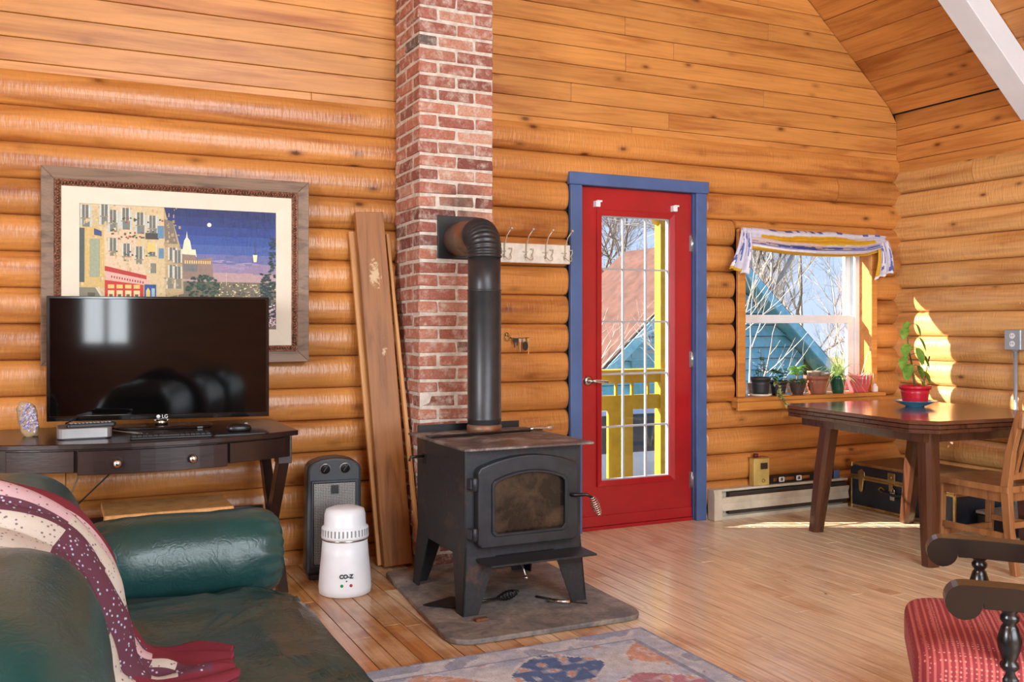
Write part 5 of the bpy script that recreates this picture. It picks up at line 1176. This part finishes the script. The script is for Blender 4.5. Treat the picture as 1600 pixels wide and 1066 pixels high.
o = MB().lathe([(.03, 0), (.045, .004), (.05, .012), (.044, .012), (.001, .006)], (4.255, 4.775, SZ), 20).build('wooden_dish', M['oak_light']); tag(o, 'small round wooden dish in front of the jade plant', 'dish')
# table plant
pl = (4.50, 3.95); TZ = .742
o = MB().lathe([(.05, 0), (.055, .006), (.09, .018), (.118, .034), (.122, .036), (.112, .034), (.06, .014), (.001, .012)], (*pl, TZ), 40).build('saucer_plate', M['plate']); tag(o, 'turquoise glazed plate under the red plant pot on the table', 'plate')
c = Vector((*pl, TZ+.014))
t = thing('potted_plant', 'young broad leaved plant in a red pot on the dining table', 'potted plant', c)
pot(t, c, .066, .082, .108, M['potred'])
stem = [c+Vector(p) for p in ((0.002, 0, .09), (-.012, 0, .16), (-.028, 0, .24), (-.055, 0, .33), (-.06, 0, .42), (-.055, 0, .47))]
MB().tube(stem, [.006, .005, .0045, .004, .003, .002], 7).build('stem', M['stem'], t)
MB().tube([c+Vector((.042, -.02, .09)), c+Vector((.105, -.01, .27))], .0022, 6).tube([c+Vector((.097, -.011, .245)), c+Vector((.107, -.01, .275))], .004, 6).build('stake', M['black'], t)
leaves = [(.33, -.10, .06, .09), (.36, .065, .07, .085), (.42, -.10, .05, .08), (.45, .05, .04, .075), (.47, -.07, .03, .06), (.28, .075, .07, .09), (.27, -.11, -.02, .085), (.22, .065, .0, .08), (.23, -.085, -.03, .10), (.31, .0, .09, .10), (.19, .09, .04, .08), (.13, .06, .02, .06), (.30, .055, -.05, .09), (.17, .04, -.05, .06)]
for hz, dx, dy, l_ in leaves:
    f = (hz-.09)/.38*5; i_ = min(4, int(f)); b_ = stem[i_].lerp(stem[i_+1], f-i_); d_ = Vector((dx, -abs(dy)-.02, .01)); tip = b_+d_*.55
    lf = MB(); lf.tube([b_, b_.lerp(tip, .5)+Vector((0, 0, .008)), tip], .0018, 5)
    leafq(lf, tip, (d_.x, d_.y*.6, -.12), l_*.72, l_*.66, .5, 6, .12); lf.build('leaf', M['leaf'], t)

# valance -------------------------------------------------
va = thing('window_valance', 'striped lavender and yellow scarf valance draped over the window', 'valance', (4.51, 4.78, 1.65))
LAV = lin((206, 206, 222)); YEL = lin((214, 166, 36)); BLU = lin((92, 98, 168)); WHT = lin((232, 230, 236)); PEA = lin((206, 182, 172))
M['scarf'] = painted('scarf_cloth', .8, .12, 40)
def vf(u, v_):
    x = 3.925+u*1.215; sag = (1-(2*u-1)**2)
    top = 1.822-.004*u+.012*noise.noise(Vector((u*6, 0, 0))); bot = 1.70-.036*sag+(.028 if u > .85 else 0)*(u-.85)/.15
    z = top+(bot-top)*v_ - .035*sag*sin(pi*v_)*.6
    y = 4.765-.045*sag*sin(pi*v_)-.032*abs(sin(v_*9+u*1.5))*(.4+sag)
    return (x, y, z)
def vc(u, v_):
    w_ = v_+.07*noise.noise(Vector((u*3, v_*3, 1)))*(1-v_); sag = 1-(2*u-1)**2
    if v_ > .86: return YEL
    if .30-.16*sag < w_ < .34+.12*sag and sag > .35: return YEL
    if .55 < w_ < .64: return BLU if noise.noise(Vector((u*14, v_*9, 3))) > -.1 else PEA
    if w_ > .78: return WHT
    if .66 < w_ < .69: return BLU
    if w_ < .06: return BLU if noise.noise(Vector((u*20, 0, 3))) > .05 else LAV
    return PEA if .42 < w_ < .55 and u < .5 else LAV
MB().grid(vf, 110, 40, col=vc).build('swag', M['scarf'], va, solid=.004)
def tail(x0, x1, xb0, xb1, zt, zb0, zb1, nm):
    def f(u, v_):
        x = (x0+(x1-x0)*u)*(1-v_)+(xb0+(xb1-xb0)*u)*v_; zb_ = zb0+(zb1-zb0)*u + .008*abs(sin(u*14))
        return (x, 4.755-.02*v_*sin(u*16)-.02*sin(pi*v_), zt+(zb_-zt)*v_)
    def c_(u, v_):
        if v_ > .93: return YEL if u < .6 and nm < 0 else WHT
        if nm > 0 and u < .22 and v_ > .15: return YEL
        k_ = noise.noise(Vector((u*9+nm, v_*1.5, 2)))
        return BLU if .22 < k_ < .42 else (WHT if k_ > .42 else LAV)
    MB().grid(f, 36, 30, col=c_).build('tail', M['scarf'], va, solid=.004)
tail(3.90, 3.975, 3.80, 3.955, 1.825, 1.56, 1.525, -1); tail(5.06, 5.16, 5.03, 5.205, 1.79, 1.515, 1.57, 1)
MB().tube([(3.94, 4.79, 1.80), (5.12, 4.79, 1.80)], .008, 10).build('curtain_rod', M['wire'], va)
#@@OUTSIDE
# ================================================================== outside
gr = MB().grid(lambda u, v_: (-30+80*u, 5.15+60*v_, -1.1+.15*noise.noise(Vector((u*30, v_*20, 0)))), 60, 50).build('ground', plain('dry_grass', (150, 132, 96), .95, nscale=2, var=.25, obj=False)); tag(gr, 'dry grassy ground outside beyond the porch', 'ground', kind='structure')
M['yellow'] = plain('yellow_paint', (206, 168, 26), .5, var=.08); M['teal'] = plain('teal_paint', (140, 212, 228), .7, var=.08); M['teal_dark'] = plain('teal_trim_paint', (112, 186, 202), .6, var=.06); M['shingle'] = plain('red_brown_shingle', (96, 64, 54), .9, var=.2, nscale=5, obj=False)
dkk = thing('porch_deck', 'weathered grey porch deck outside the red door', 'deck', (4, 5.8, -.1))
for k in range(10):
    y = 5.02+k*.145; MB().box(1.2, 4.6, y, y+.138, -.13, -.10).build('deck_board', plain('grey_deck', (150, 142, 132), .8) if k == 0 else bpy.data.materials['grey_deck'], dkk)
for x in (1.3, 4.4): MB().box(x, x+.1, 5.05, 6.45, -1.1, -.13).build('support', bpy.data.materials['grey_deck'], dkk)
pr_ = thing('porch_railing', 'bright yellow porch railing seen through the door panes', 'railing', (4, 6.25, -.1))
MB().box(2.2, 4.4, 6.17, 6.33, .845, .87).box(2.2, 4.4, 6.22, 6.26, .765, .845).build('top_rail', M['yellow'], pr_)
MB().box(2.2, 4.4, 6.22, 6.26, .56, .672).build('middle_rail', M['yellow'], pr_)
for k in range(14): x = 2.3+k*.145; MB().box(x, x+.02, 6.23, 6.25, .67, .77).build('spindle', M['yellow'], pr_)
for x in (2.6, 3.83): MB().box(x, x+.22, 6.225, 6.255, -.1, .56).build('panel_board', M['yellow'], pr_)
pp = thing('porch_post', 'tall yellow porch post with curved brace outside the door', 'post', (4.33, 6.25, -.1))
MB().box(4.295, 4.365, 6.21, 6.29, -.1, 2.75).build('post', M['yellow'], pp)
MB().tube([(4.30, 6.25, 2.02), (4.22, 6.25, 2.10), (4.16, 6.25, 2.22), (4.13, 6.25, 2.4), (4.12, 6.25, 2.7)], .035, 8).build('brace', M['yellow'], pp)
# teal outbuilding
hs_ = thing('teal_outbuilding', 'teal shingled outbuilding with steep gable seen through the window', 'building', (9.17, 12, -1.1))
GY = 12.; PX, PZ, GX0, GX1, EZ = 9.17, 2.43, 7.25, 11.05, .74
MB().prism([(GX0, -1.2), (GX1, -1.2), (GX1, EZ), (PX, PZ-.1), (GX0, EZ)], GY+.02, 14.3).build('wall', plain('teal_gap_shade', (50, 92, 106), .8), hs_)  # darker colour painted as the shade line under each shingle course
z = -1.1
while z < PZ-.15:
    zt = min(z+.164, PZ-.12); sl__ = (PZ-.1-EZ)/(GX1-PX)
    def lim(zz, s_): return (GX1 if s_ > 0 else GX0) if zz < EZ else PX+s_*(PZ-.1-zz)/sl__
    cuts = [0, .5, 1] if z < 1.4 else [0, 1]
    for a, b_ in zip(cuts, cuts[1:]):
        x0, x1 = lim(z, -1), lim(z, 1); x0t, x1t = lim(zt, -1), lim(zt, 1); off = .2*sin(z*40)*(len(cuts) > 2)
        fa = lambda l, r, t_: l+(r-l)*t_+(off if 0 < t_ < 1 else 0)
        q0, q1, q2, q3 = (fa(x0, x1, a), z), (fa(x0, x1, b_), z), (fa(x0t, x1t, b_), zt), (fa(x0t, x1t, a), zt)
        MB().add([(q0[0]+.004, GY-.07, q0[1]), (q1[0]-.004, GY-.07, q1[1]), (q2[0]-.004, GY+.005, q2[1]), (q3[0]+.004, GY+.005, q3[1]), (q0[0]+.004, GY+.02, q0[1]), (q1[0]-.004, GY+.02, q1[1]), (q2[0]-.004, GY+.02, q2[1]), (q3[0]+.004, GY+.02, q3[1])],
                 [(0, 1, 2, 3), (7, 6, 5, 4), (0, 4, 5, 1), (1, 5, 6, 2), (2, 6, 7, 3), (3, 7, 4, 0)]).build('siding_shingle', M['teal'], hs_)
    z += .178
MB().box(GX1-.09, GX1+.03, GY-.04, GY+.1, -1.2, EZ).build('corner_board', M['teal_dark'], hs_)
MB().box(7.75, 8.75, GY-.06, GY, -1.1, .95).build('door', M['teal_dark'], hs_)
MB().box(8.0, 8.35, GY-.07, GY-.05, .78, .83).build('hasp', M['galv'], hs_)
for s_ in (-1, 1):
    ex = PX+s_*2.35; ez = PZ-2.35*(PZ-EZ)/(GX1-PX)*.98
    rf = MB().prism([(PX, PZ), (ex, ez), (ex, ez+.07), (PX, PZ+.08)], GY-.45, 14.4).build('roof', M['shingle'], hs_)
    MB().prism([(PX, PZ-.12), (ex, ez-.14), (ex, ez+.03), (PX, PZ+.05)], GY-.48, GY-.44).build('rake_board', M['teal'], rf)
    MB().prism([(PX, PZ-.02), (ex, ez-.02), (ex, ez), (PX, PZ)], GY-.45, GY+.05).build('soffit', M['teal_dark'], rf)
h2 = thing('red_roofed_house', 'house with wide red brown shingle roof seen through the door panes', 'house', (8, 17, -1.1))
MB().box(4.0, 11.2, 15.6, 20, -1.2, 1.05).build('wall', M['teal'], h2)
MB().add([(3.6, 15, .95), (11.5, 15, .95), (11.5, 19.5, 2.58), (3.6, 19.5, 2.58), (3.6, 15, 1.05), (11.5, 15, 1.05), (11.5, 19.5, 2.68), (3.6, 19.5, 2.68)], [(0, 1, 2, 3), (7, 6, 5, 4), (0, 4, 5, 1), (1, 5, 6, 2), (2, 6, 7, 3), (3, 7, 4, 0)]).build('roof', M['shingle'], h2)
MB().box(5.6, 6.6, 15.56, 15.62, -.3, .7).build('window', M['white'], h2)
# car
ca = thing('parked_car', 'pale silver car parked beyond the porch railing', 'car', (4.9, 9.3, -1.05))
M['carpaint'] = plain('silver_car_paint', (190, 196, 204), .25, .5, var=.03, coat=.6); M['carglass'] = plain('dark_car_glass', (40, 48, 56), .08)
body = [(2.9, -.75), (2.92, -.35), (3.3, -.22), (4.1, -.15), (4.75, .32), (6.0, .34), (6.7, -.12), (7.2, -.18), (7.25, -.75)]
MB().prism(body, 8.5, 10.1).build('car_body', M['carpaint'], ca, bevel=.06, seg=2)
MB().prism([(4.25, -.13), (4.8, .25), (5.35, .27), (5.35, -.13)], 8.49, 10.11).prism([(5.42, -.13), (5.42, .27), (5.95, .27), (6.5, -.13)], 8.49, 10.11).build('side_window', M['carglass'], ca)
MB().add([(4.13, 8.62, -.10), (4.13, 9.98, -.10), (4.70, 9.9, .30), (4.70, 8.7, .30)], [(0, 1, 2, 3)]).build('windscreen', M['carglass'], ca, solid=.01)
for x in (3.65, 6.5):
    for y in (8.55, 10.05): MB().lathe([(.30, -.09), (.31, 0), (.30, .09)], (x, y, -.78), 24, R=Matrix.Rotation(pi/2, 3, 'X')).lathe([(.18, -.1), (.18, .1)], (x, y, -.78), 16, m=1, R=Matrix.Rotation(pi/2, 3, 'X')).build('wheel', [M['black'], M['silver']], ca)
# bare trees
M['bark'] = plain('grey_bark', (150, 140, 128), .9, var=.25, nscale=8); M['bark_pale'] = plain('pale_bark', (196, 186, 172), .85, var=.15, nscale=8); M['bark_dark'] = plain('dark_bark', (122, 110, 100), .9, var=.2)
def tree(name, label, base, h, seed, mat, r0, lean_=(0, 0), depth=5, spread=.55, first=.3, cat='tree', group=None, n=5, kids=(3, 4)):
    rt = random.Random(seed); mb = MB()
    def br(p, d_, l_, r_, k_):
        q = p; pts = [p]; dd = d_.copy(); s_ = 3
        for i_ in range(s_):
            dd = (dd+Vector((rt.uniform(-.16, .16), rt.uniform(-.16, .16), rt.uniform(-.04, .12)))).normalized(); q = q+dd*l_/s_; pts.append(q)
        mb.tube(pts, [r_*(1-.45*i_/s_) for i_ in range(s_+1)], n if k_ > 1 else 3, cap=False)
        if k_ <= 0: return
        for i_ in range(rt.randint(*kids)):
            t_ = rt.uniform(first if k_ == depth else .25, 1); f_ = t_*s_; j = min(s_-1, int(f_)); b_ = pts[j].lerp(pts[j+1], f_-j)
            a_ = rt.uniform(0, 2*pi); perp = dd.orthogonal().normalized(); perp.rotate(Matrix.Rotation(a_, 3, dd))
            nd = (dd*(1-spread*.5)+perp*spread*rt.uniform(.7, 1.3)+Vector((0, 0, .12))).normalized(); br(b_, nd, l_*rt.uniform(.5, .72), r_*.5, k_-1)
        br(q, dd, l_*.65, r_*.55, k_-1)
    br(Vector(base), Vector((lean_[0], lean_[1], 1)).normalized(), h*.42, r0, depth)
    o_ = thing(name, label, cat, base, group=group); mb.build('trunk_and_branches', mat, o_); return o_
GT = 'bare trees behind the outbuilding'
spots = [(13.5, 16.5, 7.5, 'bark', .07), (15.2, 18.5, 8, 'bark_dark', .08), (17.5, 19.5, 7.5, 'bark', .07), (12.6, 20, 8.5, 'bark_dark', .08), (19.5, 21, 7.5, 'bark_pale', .07), (10.2, 21.5, 9, 'bark_dark', .07), (12.6, 23, 9, 'bark', .08), (11.2, 24, 9.5, 'bark_dark', .08), (16.4, 15.8, 5.5, 'bark_pale', .06), (14.4, 14.2, 4.2, 'bark_pale', .045), (18.8, 16.8, 5, 'bark', .06), (13.2, 12.9, 3.4, 'bark_pale', .035), (15.3, 13.2, 3.6, 'bark', .04)]
GA, GB, GC = 'tall bare trees seen through the window', 'bare trees over the red roof', 'pale saplings in the window view'
LA, LB, LC = 'tall grey leafless tree behind the outbuilding in the window view', 'dark leafless tree rising above the red roof in the door panes', 'short pale leafless sapling right of the teal outbuilding'
TL = [(LA, GA)]*5 + [(LB, GB)]*3 + [(LC, GC)]*5
for i_, (x, y, h_, mt, r_) in enumerate(spots): tree('bare_tree', TL[i_][0], (x, y, -1.1), h_, 40+i_, M[mt], r_, depth=5 if i_ < 8 else 4, group=TL[i_][1], kids=(3, 4) if i_ < 8 else (2, 4))
tree('birch_tree', 'leaning pale birch trunk rising above the outbuilding roof', (12.9, 16.2, -1.1), 9.5, 7, M['bark_pale'], .13, (.28, 0), depth=4, first=.55)
tree('shrub', 'pale bare shrub growing in front of the teal outbuilding', (7.12, 8.6, -1.1), 3.0, 12, M['bark_pale'], .035, (.12, 0), depth=3, first=.75, cat='shrub', kids=(1, 2))
tree('shrub', 'bare pale shrub at the left edge of the window view', (6.0, 8.0, -1.1), 3.4, 15, M['bark_pale'], .025, (.05, 0), depth=4, first=.5, cat='shrub', kids=(1, 3))
tree('shrub', 'bare branching shrub across the door panes outside', (5.9, 11.4, -1.1), 4.6, 23, M['bark_pale'], .045, (.1, 0), depth=4, first=.35, cat='shrub', kids=(1, 3))
